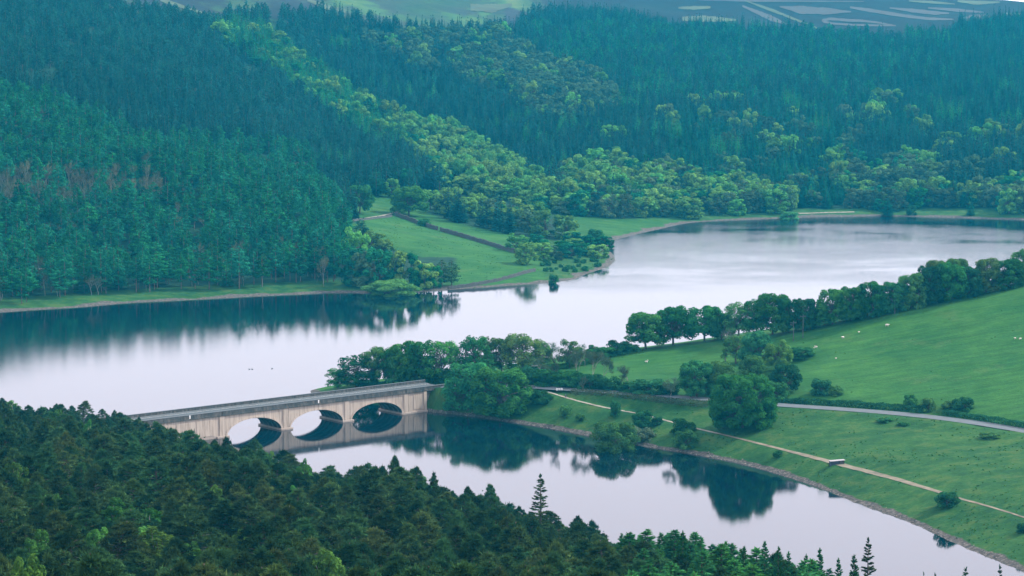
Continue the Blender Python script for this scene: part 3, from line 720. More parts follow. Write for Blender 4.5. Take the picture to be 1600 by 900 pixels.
def broadleaf(seed, h=14.0, w=12.0, foot=0.22, lobes=22, leaves=6000, leaf=0.6, sparse=1.0, lobe_r=0.20, dome=0.0, sides=5, twig=True, flat=0.75):
    r = np.random.default_rng(seed); tb = MB(); cb = MB()
    cz = h * (foot + (1 - foot) * 0.50); rz = h * (1 - foot) * 0.5; rx = w * 0.5
    C = []
    while len(C) < lobes:
        d = rand_dirs(r, 1, 0.02)[0]; q = r.uniform(0.45, 0.80) if r.random() < 0.8 else r.uniform(0.1, 0.5)
        c = np.array([d[0] * rx * q, d[1] * rx * q, cz + d[2] * rz * q * 0.95])
        if dome:
            zz = h * r.uniform(max(0.05, foot), 0.86); an = r.uniform(0, 2 * math.pi); q = r.uniform(0.80, 0.90) if r.random() < 0.85 else r.uniform(0.2, 0.7)
            R_ = rx * (math.sqrt(max(0.0, 1 - ((zz - 0.34 * h) / (0.66 * h)) ** 2)) if zz > 0.34 * h else 0.80 + 0.20 * zz / (0.34 * h))
            q = max(0.0, q * R_ - 0.35 * lobe_r * w); c = np.array([q * math.cos(an), q * math.sin(an), zz])
        C.append(c)
    C = np.array(C); R = r.uniform(0.75, 1.25, lobes) * lobe_r * w
    top = np.array([r.normal() * 0.03 * w, r.normal() * 0.03 * w, h * (foot + 0.42 * (1 - foot))])
    trunk = limb(tb, (0, 0, -0.5), top, h * 0.026, h * 0.013, r, 0.03, 5, sides + 1)
    for c, rad in zip(C, R):
        base = np.array(trunk[r.integers(2, 5)])
        P = limb(tb, base, c, h * 0.010, h * 0.003, r, 0.10, 4, 3)
        if twig:
            for _ in range(4):
                limb(tb, P[2], c + rand_dirs(r, 1, 0.4)[0] * rad * 0.9, h * 0.0035, h * 0.001, r, 0.1, 3, 3)
    n = int(leaves * 1.6)
    k = r.choice(lobes, n, p=R ** 2 / (R ** 2).sum()); d = rand_dirs(r, n, 0.30)
    rr = R[k] * np.where(r.random(n) < 0.75, r.uniform(0.82, 1.05, n), r.uniform(0.3, 0.85, n))
    P = C[k] + d * rr[:, None] * np.array([1, 1, flat])
    deep = np.zeros(n, bool)
    for j in range(lobes):
        deep |= (np.linalg.norm((P - C[j]) / np.array([1, 1, flat]), axis=1) < 0.72 * R[j]) & (k != j)
    keep = ~deep | (r.random(n) < 0.12)
    if sparse < 1: keep &= r.random(n) < sparse
    P, d = P[keep][:leaves], d[keep][:leaves]
    P[:, 2] = np.maximum(P[:, 2], 0.15)
    cb.tris(leaf_tris(r, P, d + 0.38 * r.normal(size=P.shape) + np.array([0, 0, 0.25]), leaf * r.uniform(0.6, 1.25, len(P))))
    return tb, cb
def shrub(seed, h=3.0, w=4.0, leaves=1500, leaf=0.35, lobes=12):
    r = np.random.default_rng(seed); tb = MB(); cb = MB()
    C = np.stack([r.uniform(-1, 1, lobes) * w * 0.30, r.uniform(-1, 1, lobes) * w * 0.30, r.uniform(0.02, 0.62, lobes) * h], -1)
    R = r.uniform(0.18, 0.30, lobes) * w
    for c in C: limb(tb, (c[0] * 0.2, c[1] * 0.2, -0.3), c, 0.07, 0.02, r, 0.1, 4, 3)
    k = r.integers(0, lobes, leaves); d = rand_dirs(r, leaves, 0.35)
    P = C[k] + d * (R[k] * r.uniform(0.6, 1.08, leaves))[:, None] * np.array([1, 1, 0.8 * h / w * 1.2])
    P[:, 2] = np.clip(P[:, 2], 0.02, None)
    cb.tris(leaf_tris(r, P, d + 0.6 * r.normal(size=P.shape), leaf * r.uniform(0.6, 1.25, leaves)))
    return tb, cb
def near_pine(seed, h=12.0, w=6.0, clumps=96, per=100, bare=0.16, needle=0.40, lean=0.4):
    r = np.random.default_rng(seed); tb = MB(); cb = MB()
    top = np.array([r.normal() * lean, r.normal() * lean, h * 0.96])
    mid = np.array([r.normal() * lean, r.normal() * lean, h * 0.5])
    T = lambda f: np.array([0, 0, -0.5]) * (1 - f) ** 2 + 2 * f * (1 - f) * mid + f * f * top
    fs = np.linspace(0, 1, 9); tb.tube([T(f) for f in fs], np.interp(fs, [0, 1], [h * 0.017, h * 0.003]), 6, cap=False)
    C, R = [], []
    for i in range(clumps):
        g = ((i + r.random()) / clumps) ** 1.15; f = bare + (0.97 - bare) * g
        L = w * 0.5 * np.interp(g, [0, 0.15, 0.4, 0.7, 0.9, 1], [0.75, 0.95, 0.86, 0.50, 0.20, 0.03]) * r.uniform(0.55, 1.08)
        an = i * 2.4 + r.normal() * 0.45; p0 = T(f)
        c = p0 + np.array([math.cos(an) * L, math.sin(an) * L, 0.22 * L + r.normal() * 0.15])
        limb(tb, p0 - np.array([0, 0, 0.15 * L]), c, 0.05 + 0.02 * (1 - g), 0.015, r, 0.08, 3, 3)
        C.append(c); R.append(np.interp(g, [0, 0.7, 1], [0.62, 0.46, 0.24]) * r.uniform(0.7, 1.25))
    C = np.array(C); R = np.array(R); n = clumps * per
    k = np.repeat(np.arange(clumps), per); d = rand_dirs(r, n, 0.45)
    P = C[k] + d * (R[k] * r.uniform(0.35, 0.85, n))[:, None] * np.array([1, 1, 0.62])
    D = d * 0.8 + np.array([0, 0, 0.5]) + r.normal(size=(n, 3)) * 0.45
    cb.tris(needle_tris(r, P, D, needle * r.uniform(0.6, 1.3, n), 0.055))
    nc = clumps * 5; kc = r.integers(0, clumps, nc)                      # upright candles
    cb.tris(needle_tris(r, C[kc] + r.normal(size=(nc, 3)) * R[kc][:, None] * np.array([0.5, 0.5, 0.2]), np.tile([0, 0, 1.0], (nc, 1)) + r.normal(size=(nc, 3)) * 0.18, r.uniform(0.5, 1.0, nc), 0.07))
    m = 500; q = r.uniform(bare + 0.05, 0.85, m)                         # twigs and dead needles filling the inside
    cb.tris(leaf_tris(r, np.array([T(f) for f in q]) + r.normal(size=(m, 3)) * np.array([0.13 * w * 0.6, 0.13 * w * 0.6, 0.2]), r.normal(size=(m, 3)), 0.32))
    return tb, cb
def near_fir(seed, h=12.0, w=4.5, levels=30, open_=0.0):
    r = np.random.default_rng(seed); tb = MB(); cb = MB()
    tb.tube([(0, 0, -0.4), (0.05, 0, h * 0.5), (0, 0.03, h)], [h * 0.014, h * 0.008, 0.015], 6, cap=False)
    Ps, Ds, Ls = [], [], []
    for i in range(levels):
        g = (i + 0.3 * r.random()) / levels; z = h * (0.06 + 0.92 * g)
        L = w * 0.5 * (1 - g) ** 0.85 * (1 - 0.25 * open_) + 0.12
        for j in range(7 if open_ < 0.5 else 5):
            an = 2 * math.pi * j / (7 if open_ < 0.5 else 5) + i * 0.9 + r.normal() * 0.25; l2 = L * r.uniform(0.65, 1.15)
            droop = np.interp(g, [0, 1], [-0.28, 0.55])
            d = np.array([math.cos(an), math.sin(an), droop]); p0 = np.array([0, 0, z + r.uniform(-0.5, 0.5) * h / levels]); p1 = p0 + d * l2
            tb.tube([p0, p0 + d * l2 * 0.5 - np.array([0, 0, 0.05 * l2]), p1], [0.03, 0.02, 0.006], 3, cap=False)
            n = int(8 + 24 * l2); q = r.uniform(0.12, 1.0, n) ** 0.8
            side = np.array([-math.sin(an), math.cos(an), 0])
            P = p0 + d * l2 * q[:, None] - np.array([0, 0, 1]) * (0.05 * l2 * np.sin(math.pi * q))[:, None]
            s = r.choice([-1, 1], n)[:, None]
            Ps.append(P); Ds.append(d * 0.8 + side * s * r.uniform(0.3, 1.0, (n, 1)) + r.normal(size=(n, 3)) * 0.25 + np.array([0, 0, -0.12])); Ls.append(np.full(n, 0.22 + 0.22 * (1 - g)) * r.uniform(0.7, 1.4, n))
    Ps.append(np.tile([0, 0, h - 0.3], (8, 1)) + r.normal(size=(8, 3)) * 0.04); Ds.append(np.tile([0, 0, 1.0], (8, 1)) + r.normal(size=(8, 3)) * 0.3); Ls.append(np.full(8, 0.5))
    cb.tris(needle_tris(r, np.vstack(Ps), np.vstack(Ds), np.concatenate(Ls), 0.10))
    return tb, cb
def far_pine(seed, h=17.0, w=8.0, bare=0.34, n=2100):
    r = np.random.default_rng(seed); tb = MB(); cb = MB()
    tb.tube([(0, 0, -0.8), (r.normal() * 0.15, r.normal() * 0.15, h * 0.5), (0, 0, h * 0.97)], [0.24, 0.17, 0.04], 5, cap=False)
    lob = []
    for i in range(26):
        g = (i + r.random()) / 26; z = h * (bare + (0.96 - bare) * g)
        L = w * 0.5 * np.interp(g, [0, 0.3, 0.7, 1], [0.80, 1.0, 0.66, 0.12]) * r.uniform(0.55, 1.1); an = i * 2.4 + r.normal() * 0.5
        c = np.array([math.cos(an) * L * 0.72, math.sin(an) * L * 0.72, z + 0.12 * L])
        tb.tube([(0, 0, z - 0.1 * L), c], [0.05, 0.02], 3, cap=False); lob.append((c, 0.42 * L + 0.28))
    C = np.array([c for c, _ in lob]); R = np.array([q for _, q in lob])
    k = r.choice(len(C), n, p=R ** 1.6 / (R ** 1.6).sum()); d = rand_dirs(r, n, 0.35)
    P = C[k] + d * R[k][:, None] * np.array([1.05, 1.05, 0.55]) * r.uniform(0.55, 1.05, (n, 1))
    cb.tris(leaf_tris(r, P, d + 0.4 * r.normal(size=P.shape) + np.array([0, 0, 0.3]), 0.56 * r.uniform(0.6, 1.25, n), 0.8))
    return tb, cb
def far_spruce(seed, h=18.0, w=4.8, bare=0.05, n=560, soft=0.0):
    r = np.random.default_rng(seed); tb = MB(); cb = MB()
    tb.tube([(0, 0, -0.8), (0, 0, h * 0.97)], [0.2, 0.03], 4, cap=False)
    g = 1 - np.sqrt(r.random(n)) * (1 - bare); g = np.clip(g, bare, 0.995)
    lev = np.floor(g * 15) / 15; q = (g * 15) % 1
    rad = w * 0.5 * ((1 - lev) ** (0.85 - 0.35 * soft) * (1 - 0.45 * q * (1 - soft))) * r.uniform(0.75, 1.08, n) + 0.08
    an = r.uniform(0, 2 * math.pi, n); rad *= 0.82 + 0.26 * np.abs(np.sin(an * 3.5 + lev * 40))
    inner = r.random(n) < 0.2; rad[inner] *= 0.5
    P = np.stack([np.cos(an) * rad, np.sin(an) * rad, g * h - 0.10 * rad], -1)
    D = np.stack([np.cos(an), np.sin(an), np.full(n, -0.30 + 0.8 * soft)], -1) + r.normal(size=(n, 3)) * 0.25
    S = np.interp(g, [0, 1], [1.15, 0.45]) * r.uniform(0.7, 1.2, n)
    t = unit(np.cross(D, np.array([0, 0, 1.0]))); D = unit(D)
    cb.tris(np.stack([P + D * S[:, None] * 0.6, P - D * S[:, None] * 0.5 + t * S[:, None] * 0.45 + [0, 0, 0.15], P - D * S[:, None] * 0.5 - t * S[:, None] * 0.45 + [0, 0, 0.15]], 1).reshape(-1, 3))
    cb.tris(needle_tris(r, np.tile([0, 0, h - 1.1], (5, 1)), np.tile([0, 0, 1.0], (5, 1)) + r.normal(size=(5, 3)) * 0.2, 1.0, 0.30))
    return tb, cb
def bare_tree(seed, h=12.0, w=6.0, depth=5, twigs=700, twig=0.8):
    """leafless or barely budding tree: trunk and limbs, and a haze of fine twigs"""
    r = np.random.default_rng(seed); tb = MB(); cb = MB(); tips = []
    def grow(p, d, L, rad, k):
        e = p + d * L
        m = 0.5 * (p + e) + r.normal(size=3) * 0.06 * L
        tb.tube([p, m, e], [rad, rad * 0.85, rad * 0.68], 4 if k > 2 else 3, cap=False)
        tips.append((e, d, k))
        if k == 0: return
        for q in range(2 if r.random() < 0.4 else 3):
            nd = unit(d + r.normal(size=3) * 0.50 * np.array([w / h * 1.6, w / h * 1.6, 0.6]) + np.array([0, 0, 0.06]))
            grow(e if q < 2 else 0.45 * p + 0.55 * e, nd, L * r.uniform(0.62, 0.88), rad * 0.6, k - 1)
    grow(np.array([0, 0, -0.4]), np.array([0, 0, 1.0]), h * 0.24, h * 0.014, depth)
    far_t = [(e, d) for e, d, k in tips if k <= 2]
    E = np.array([e for e, _ in far_t]); D = np.array([d for _, d in far_t]); k = r.integers(0, len(E), twigs)
    cb.tris(needle_tris(r, E[k] + r.normal(size=(twigs, 3)) * 0.25, D[k] + r.normal(size=(twigs, 3)) * 0.6 + [0, 0, 0.2], twig * r.uniform(0.5, 1.2, twigs), 0.045))
    s = h / max(1.0, max(v[:, 2].max() for v in tb.v))
    for q in tb.v: q *= s
    for q in cb.v: q *= s
    return tb, cb

PROTO = {}
PCOL = {}
def proto(kind, builds, trunk_mat, crown_mat):
    """the models of one kind: trunk mesh, crown mesh, and both in one mesh for far things"""
    out = []
    for k, (tb, cb) in enumerate(builds):
        t = tb.mesh(kind + '_trunk', [trunk_mat]); c = cb.mesh(kind + '_crown', [crown_mat])
        j = MB(); j.v = tb.v + cb.v; j.f = tb.f + [tuple(i + tb.n for i in f) for f in cb.f]; j.m = [0] * len(tb.f) + [1] * len(cb.f)
        both = j.mesh(kind, [trunk_mat, crown_mat])
        V = np.vstack(j.v)
        out.append(dict(trunk=t, crown=c, both=both, h=float(V[:, 2].max()), w=float(2 * np.percentile(np.abs(V[:, :2]).max(1), 97))))
    PROTO[kind] = out
def reproto(kind, src, crown_mat, trunk_mat=None):
    out = []
    for p in PROTO[src]:
        q = dict(p); q['crown'] = p['crown'].copy(); q['crown'].materials[0] = M[crown_mat]; q['both'] = p['both'].copy(); q['both'].materials[1] = M[crown_mat]
        if trunk_mat: q['trunk'] = p['trunk'].copy(); q['trunk'].materials[0] = M[trunk_mat]; q['both'].materials[0] = M[trunk_mat]
        out.append(q)
    PROTO[kind] = out
proto('near_pine', [near_pine(100 + k, 12 + k % 3, 5.4 + 0.6 * (k % 4), 92 + 8 * (k % 3), 100, 0.12 + 0.05 * (k % 3)) for k in range(7)], 'pine_bark', 'pine_needles')
reproto('near_olive_pine', 'near_pine', 'pine_needles_olive')
proto('near_birch', [broadleaf(200 + k, 12.5, 7.0, 0.06, 110, 10000, 0.30, 0.8, 0.075, twig=False, flat=1.3) for k in range(4)], 'pale_bark', 'birch_leaves')
proto('near_fir', [near_fir(300 + k, 12, 4.6, 30) for k in range(3)], 'bark', 'fir_needles')
proto('open_fir', [near_fir(340 + k, 13, 4.4, 24, 1.0) for k in range(2)], 'bark', 'pine_needles')
proto('sycamore', [broadleaf(400 + k, 14, 13, 0.17, 60, 9000, 0.56, 1.0, 0.115, dome=1.0, flat=0.9) for k in range(5)], 'bark', 'sycamore_leaves')
reproto('dark_tree', 'sycamore', 'dark_leaves'); reproto('spring_tree', 'sycamore', 'spring_leaves'); reproto('yellow_tree', 'sycamore', 'yellow_leaves')
proto('open_tree', [broadleaf(450 + k, 14, 12, 0.20, 50, 4300, 0.52, 1.0, 0.105, dome=1.0, flat=0.9) for k in range(5)], 'bark', 'sycamore_leaves')
reproto('open_spring_tree', 'open_tree', 'spring_leaves')
proto('round_tree', [broadleaf(480, 18, 22, 0.03, 200, 32000, 0.56, 1.0, 0.078, dome=1.0, flat=0.9)], 'bark', 'sycamore_leaves')
proto('bushy_tree', [broadleaf(481 + k, 15, 16, 0.04, 90, 13000, 0.56, 1.0, 0.098, dome=1.0, flat=0.9) for k in range(4)], 'bark', 'sycamore_leaves')
reproto('bushy_dark', 'bushy_tree', 'dark_leaves'); reproto('bushy_spring', 'bushy_tree', 'spring_leaves')
proto('willow', [broadleaf(490, 8, 11, 0.02, 40, 9000, 0.40, 1.0, 0.14, dome=1.0)], 'bark', 'willow_leaves')
proto('shrub', [broadleaf(500 + k, 3.2, 4.2, 0.02, 30, 2200, 0.32, 1.0, 0.15, dome=1.0, twig=False, flat=0.9) for k in range(4)], 'bark', 'dark_leaves')
reproto('light_shrub', 'shrub', 'willow_leaves')
reproto('grey_shrub', 'shrub', 'grey_twigs')
proto('bare_tree', [bare_tree(520 + k, 12, 6, 5, 1800, 0.9) for k in range(4)], 'pale_bark', 'grey_twigs')
proto('dead_tree', [bare_tree(545, 14, 9, 5, 120, 0.9)], 'dead_wood', 'grey_twigs')
proto('far_pine', [far_pine(600 + k, 17 + k % 2, 7.6 + 0.6 * (k % 3), 0.22 + 0.07 * (k % 3)) for k in range(5)], 'pine_bark', 'far_pine')
reproto('far_grey_pine', 'far_pine', 'far_grey_pine')
proto('black_pine', [far_pine(640, 15, 7.5, 0.12, 1700)], 'pine_bark', 'pine_needles')
proto('far_spruce', [far_spruce(650 + k, 18, 4.6 + 0.4 * k, 0.05, 640, 0.15 * (k % 3)) for k in range(6)], 'bark', 'far_spruce')
reproto('far_green_spruce', 'far_spruce', 'far_green_spruce')
proto('far_larch', [far_spruce(680 + k, 16, 6.0, 0.08, 620, 1.0) for k in range(3)], 'bark', 'far_larch')
proto('far_beech', [broadleaf(700 + k, 14, 11, 0.05, 34, 2600, 0.85, 1.0, 0.125, dome=1.0, sides=4, twig=False, flat=0.95) for k in range(5)], 'bark', 'far_beech')
reproto('far_grey_wood', 'far_beech', 'far_grey_wood'); reproto('far_dark_wood', 'far_beech', 'far_dark_leaves')
def tussock(seed):
    r = np.random.default_rng(seed); tb = MB(); cb = MB()
    tb.tube([(0, 0, -0.1), (0, 0, 0.1)], [0.05, 0.03], 3, cap=False)
    n = 44; d = rand_dirs(r, n, 0.9); P = r.normal(size=(n, 3)) * np.array([0.34, 0.34, 0.02])
    cb.tris(needle_tris(r, P, d, r.uniform(0.25, 0.6, n), 0.12)); return tb, cb
M['rush'] = foliage('rush', (0.036, 0.125, 0.045), 0.5, 0.3, 0.5, tip=(0.060, 0.155, 0.05))
M['pale_grass'] = foliage('pale_grass', (0.085, 0.18, 0.06), 0.5, 0.3, 0.5, tip=(0.14, 0.22, 0.07))
proto('rush', [tussock(800 + k) for k in range(3)], 'rush', 'rush')
proto('pale_grass', [tussock(810 + k) for k in range(3)], 'pale_grass', 'pale_grass')
proto('far_bare', [bare_tree(740 + k, 13, 5.5, 4, 500, 1.3) for k in range(3)], 'pale_bark', 'far_brown_twigs')

def plant(kind, name, x, y, z, h, w, label, category='tree', group=None, variant=None, parts=True, crown_name='crown', trunk_name='trunk'):
    P = PROTO[kind]; p = P[variant if variant is not None else int(rng.integers(len(P)))]
    sc = (1.25 * w / p['w'], 1.25 * w / p['w'], h / p['h']); rz = float(rng.uniform(0, 6.28))
    if parts:
        e = empty(name, (x, y, z), rz, sc)
        for nm, key in ((trunk_name, 'trunk'), (crown_name, 'crown')):
            o = bpy.data.objects.new(nm, p[key]); COL.objects.link(o); o.parent = e
    else:
        e = bpy.data.objects.new(name, p['both']); COL.objects.link(e); e.location = (x, y, z); e.rotation_euler = (0, 0, rz); e.scale = sc
    tag(e, label, category, group); return e
def plant_px(kind, name, px, base, top, wpx, label, category='tree', group=None, variant=None, parts=True, z=None):
    """stand a plant where the photograph shows its foot; size from its pixel height and width at that distance"""
    p = on_ground(px, base) if z is None else at_height(px, base, z)
    k = p[1] / FPX
    return plant(kind, name, p[0], p[1], p[2] - 0.15, (base - top) * k * 1.02, wpx * k, label, category, group, variant, parts)
def mass(name, kind_pts, label, category):
    """a wood too dense to count: one object whose points each carry one tree model"""
    kinds = sorted(kind_pts); col = bpy.data.collections.new(name + '_models'); off = {}; c = 0; order = []
    for k in kinds:
        off[k] = c
        for i, p in enumerate(PROTO[k]):
            o = bpy.data.objects.new('m%03d' % c, p['both']); col.objects.link(o); c += 1; order.append(p)
    P, S, R, I = [], [], [], []
    for k in kinds:
        A = np.asarray(kind_pts[k], float)                    # x, y, z, h, w
        v = rng.integers(0, len(PROTO[k]), len(A)) + off[k]
        hh = np.array([order[i]['h'] for i in v]); ww = np.array([order[i]['w'] for i in v])
        P.append(A[:, :3]); S.append(np.stack([A[:, 4] / ww, A[:, 4] / ww, A[:, 3] / hh], -1)); I.append(v)
        R.append(np.stack([rng.normal(size=len(A)) * 0.03, rng.normal(size=len(A)) * 0.03, rng.uniform(0, 6.28, len(A))], -1))
    P, S, R, I = np.vstack(P), np.vstack(S), np.vstack(R), np.concatenate(I)
    me = bpy.data.meshes.new(name); me.vertices.add(len(P)); me.vertices.foreach_set('co', P.ravel())
    for nm, ty, dat, key in (('tree_scale', 'FLOAT_VECTOR', S, 'vector'), ('tree_turn', 'FLOAT_VECTOR', R, 'vector'), ('tree_model', 'INT', I.astype(np.int32), 'value')):
        a = me.attributes.new(nm, ty, 'POINT'); a.data.foreach_set(key, dat.ravel())
    o = bpy.data.objects.new(name, me); COL.objects.link(o)
    ng = bpy.data.node_groups.new(name, 'GeometryNodeTree')
    ng.interface.new_socket('Geometry', in_out='INPUT', socket_type='NodeSocketGeometry'); ng.interface.new_socket('Geometry', in_out='OUTPUT', socket_type='NodeSocketGeometry')
    n, l = ng.nodes, ng.links
    gi, go = n.new('NodeGroupInput'), n.new('NodeGroupOutput'); ci = n.new('GeometryNodeCollectionInfo'); ip = n.new('GeometryNodeInstanceOnPoints')
    ci.inputs['Collection'].default_value = col; ci.inputs['Separate Children'].default_value = True; ci.inputs['Reset Children'].default_value = True
    def na(nm, ty):
        q = n.new('GeometryNodeInputNamedAttribute'); q.data_type = ty; q.inputs['Name'].default_value = nm; return q.outputs['Attribute']
    e2r = n.new('FunctionNodeEulerToRotation'); l.new(na('tree_turn', 'FLOAT_VECTOR'), e2r.inputs[0])
    l.new(gi.outputs[0], ip.inputs['Points']); l.new(ci.outputs[0], ip.inputs['Instance']); ip.inputs['Pick Instance'].default_value = True
    l.new(na('tree_model', 'INT'), ip.inputs['Instance Index']); l.new(e2r.outputs[0], ip.inputs['Rotation']); l.new(na('tree_scale', 'FLOAT_VECTOR'), ip.inputs['Scale'])
    l.new(ip.outputs[0], go.inputs[0])
    md = o.modifiers.new('trees', 'NODES'); md.node_group = ng
    tag(o, label, category, kind='stuff'); return o

# ------------------------------------------------------------------ trees and shrubs on the headland
ORD = ['first', 'second', 'third', 'fourth', 'fifth', 'sixth', 'seventh', 'eighth', 'ninth', 'tenth', 'eleventh', 'twelfth', 'thirteenth', 'fourteenth', 'fifteenth', 'sixteenth', 'seventeenth', 'eighteenth', 'nineteenth', 'twentieth']
def headland(px, base):
    """a foot on the headland: step down the picture until the line of sight meets it"""
    for dy in np.arange(0, 14, 1.0):
        p = on_ground(px, base + dy)
        if p[1] < 1005 and p[2] > 0.1: return p
    return p
def stand(kind, name, px, base, top, wpx, label, group=None, far_ok=False, category='tree', parts=True, variant=None):
    p = on_ground(px, base) if far_ok else headland(px, base)
    k = p[1] / FPX
    _, yb = project(p[0], p[1], p[2])
    return plant(kind, name, p[0], p[1], p[2] - 0.15, max(0.5, (float(yb) - top) * k * 1.01), wpx * k, label, category, group, variant, parts)
def row(items, phrase, name, group, far_ok=False):
    items = sorted(items, key=lambda t: t[1])
    for i, (kind, px, base, top, w) in enumerate(items):
        stand(kind, name, px, base, top, w, ORD[i] + ' from the left ' + phrase, group, far_ok)
row([('open_tree', 528, 608, 575, 34), ('open_tree', 556, 605, 553, 46), ('open_spring_tree', 585, 603, 539, 34), ('open_tree', 606, 602, 541, 34), ('sycamore', 634, 599, 530, 46), ('open_tree', 660, 597, 530, 48), ('open_tree', 690, 595, 531, 46)],
    'of the leafy trees behind the bridge', 'broadleaf_tree', 'trees behind the bridge')
row([('bare_tree', 714, 591, 538, 26), ('open_tree', 741, 587, 522, 38), ('open_spring_tree', 764, 585, 524, 34), ('open_spring_tree', 784, 584, 526, 30), ('open_spring_tree', 817, 581, 520, 54), ('open_spring_tree', 842, 579, 532, 32), ('bare_tree', 868, 578, 529, 36), ('open_spring_tree', 890, 575, 528, 32), ('bare_tree', 914, 573, 533, 24), ('dark_tree', 932, 563, 538, 28)],
    'of the thin spring trees beside the bending road', 'spring_tree', 'spring trees by the road bend')
row([('sycamore', 1009, 545, 487, 50), ('sycamore', 1052, 539, 477, 50), ('sycamore', 1101, 533, 475, 48), ('dark_tree', 1127, 531, 482, 34), ('open_spring_tree', 1153, 529, 471, 40), ('open_tree', 1181, 525, 466, 38), ('sycamore', 1207, 523, 457, 46), ('sycamore', 1231, 519, 465, 34)],
    'of the round trees topping the hill field', 'sycamore_tree', 'row of round trees above the hill field')
row([('bushy_dark', 1258, 516, 464, 32), ('dark_tree', 1280, 511, 474, 34), ('sycamore', 1300, 507, 450, 40), ('bushy_tree', 1330, 501, 446, 42), ('bushy_tree', 1362, 494, 438, 44), ('bushy_dark', 1398, 486, 438, 40), ('bushy_spring', 1424, 481, 424, 38), ('bushy_dark', 1452, 475, 413, 42), ('bushy_tree', 1484, 469, 408, 44), ('bushy_dark', 1513, 463, 415, 38), ('bushy_spring', 1540, 457, 402, 42), ('bushy_dark', 1574, 450, 402, 42), ('bushy_spring', 1603, 442, 388, 48), ('bushy_dark', 1650, 430, 376, 56)],
    'of the dense trees along the field crest at right', 'crest_tree', 'trees along the crest of the hill field')
row([('yellow_tree', 1462, 470, 405, 34), ('yellow_tree', 1492, 463, 402, 36)], 'of the yellow-green crowns rising behind the crest trees', 'yellow_tree', 'yellow-green crowns behind the crest')
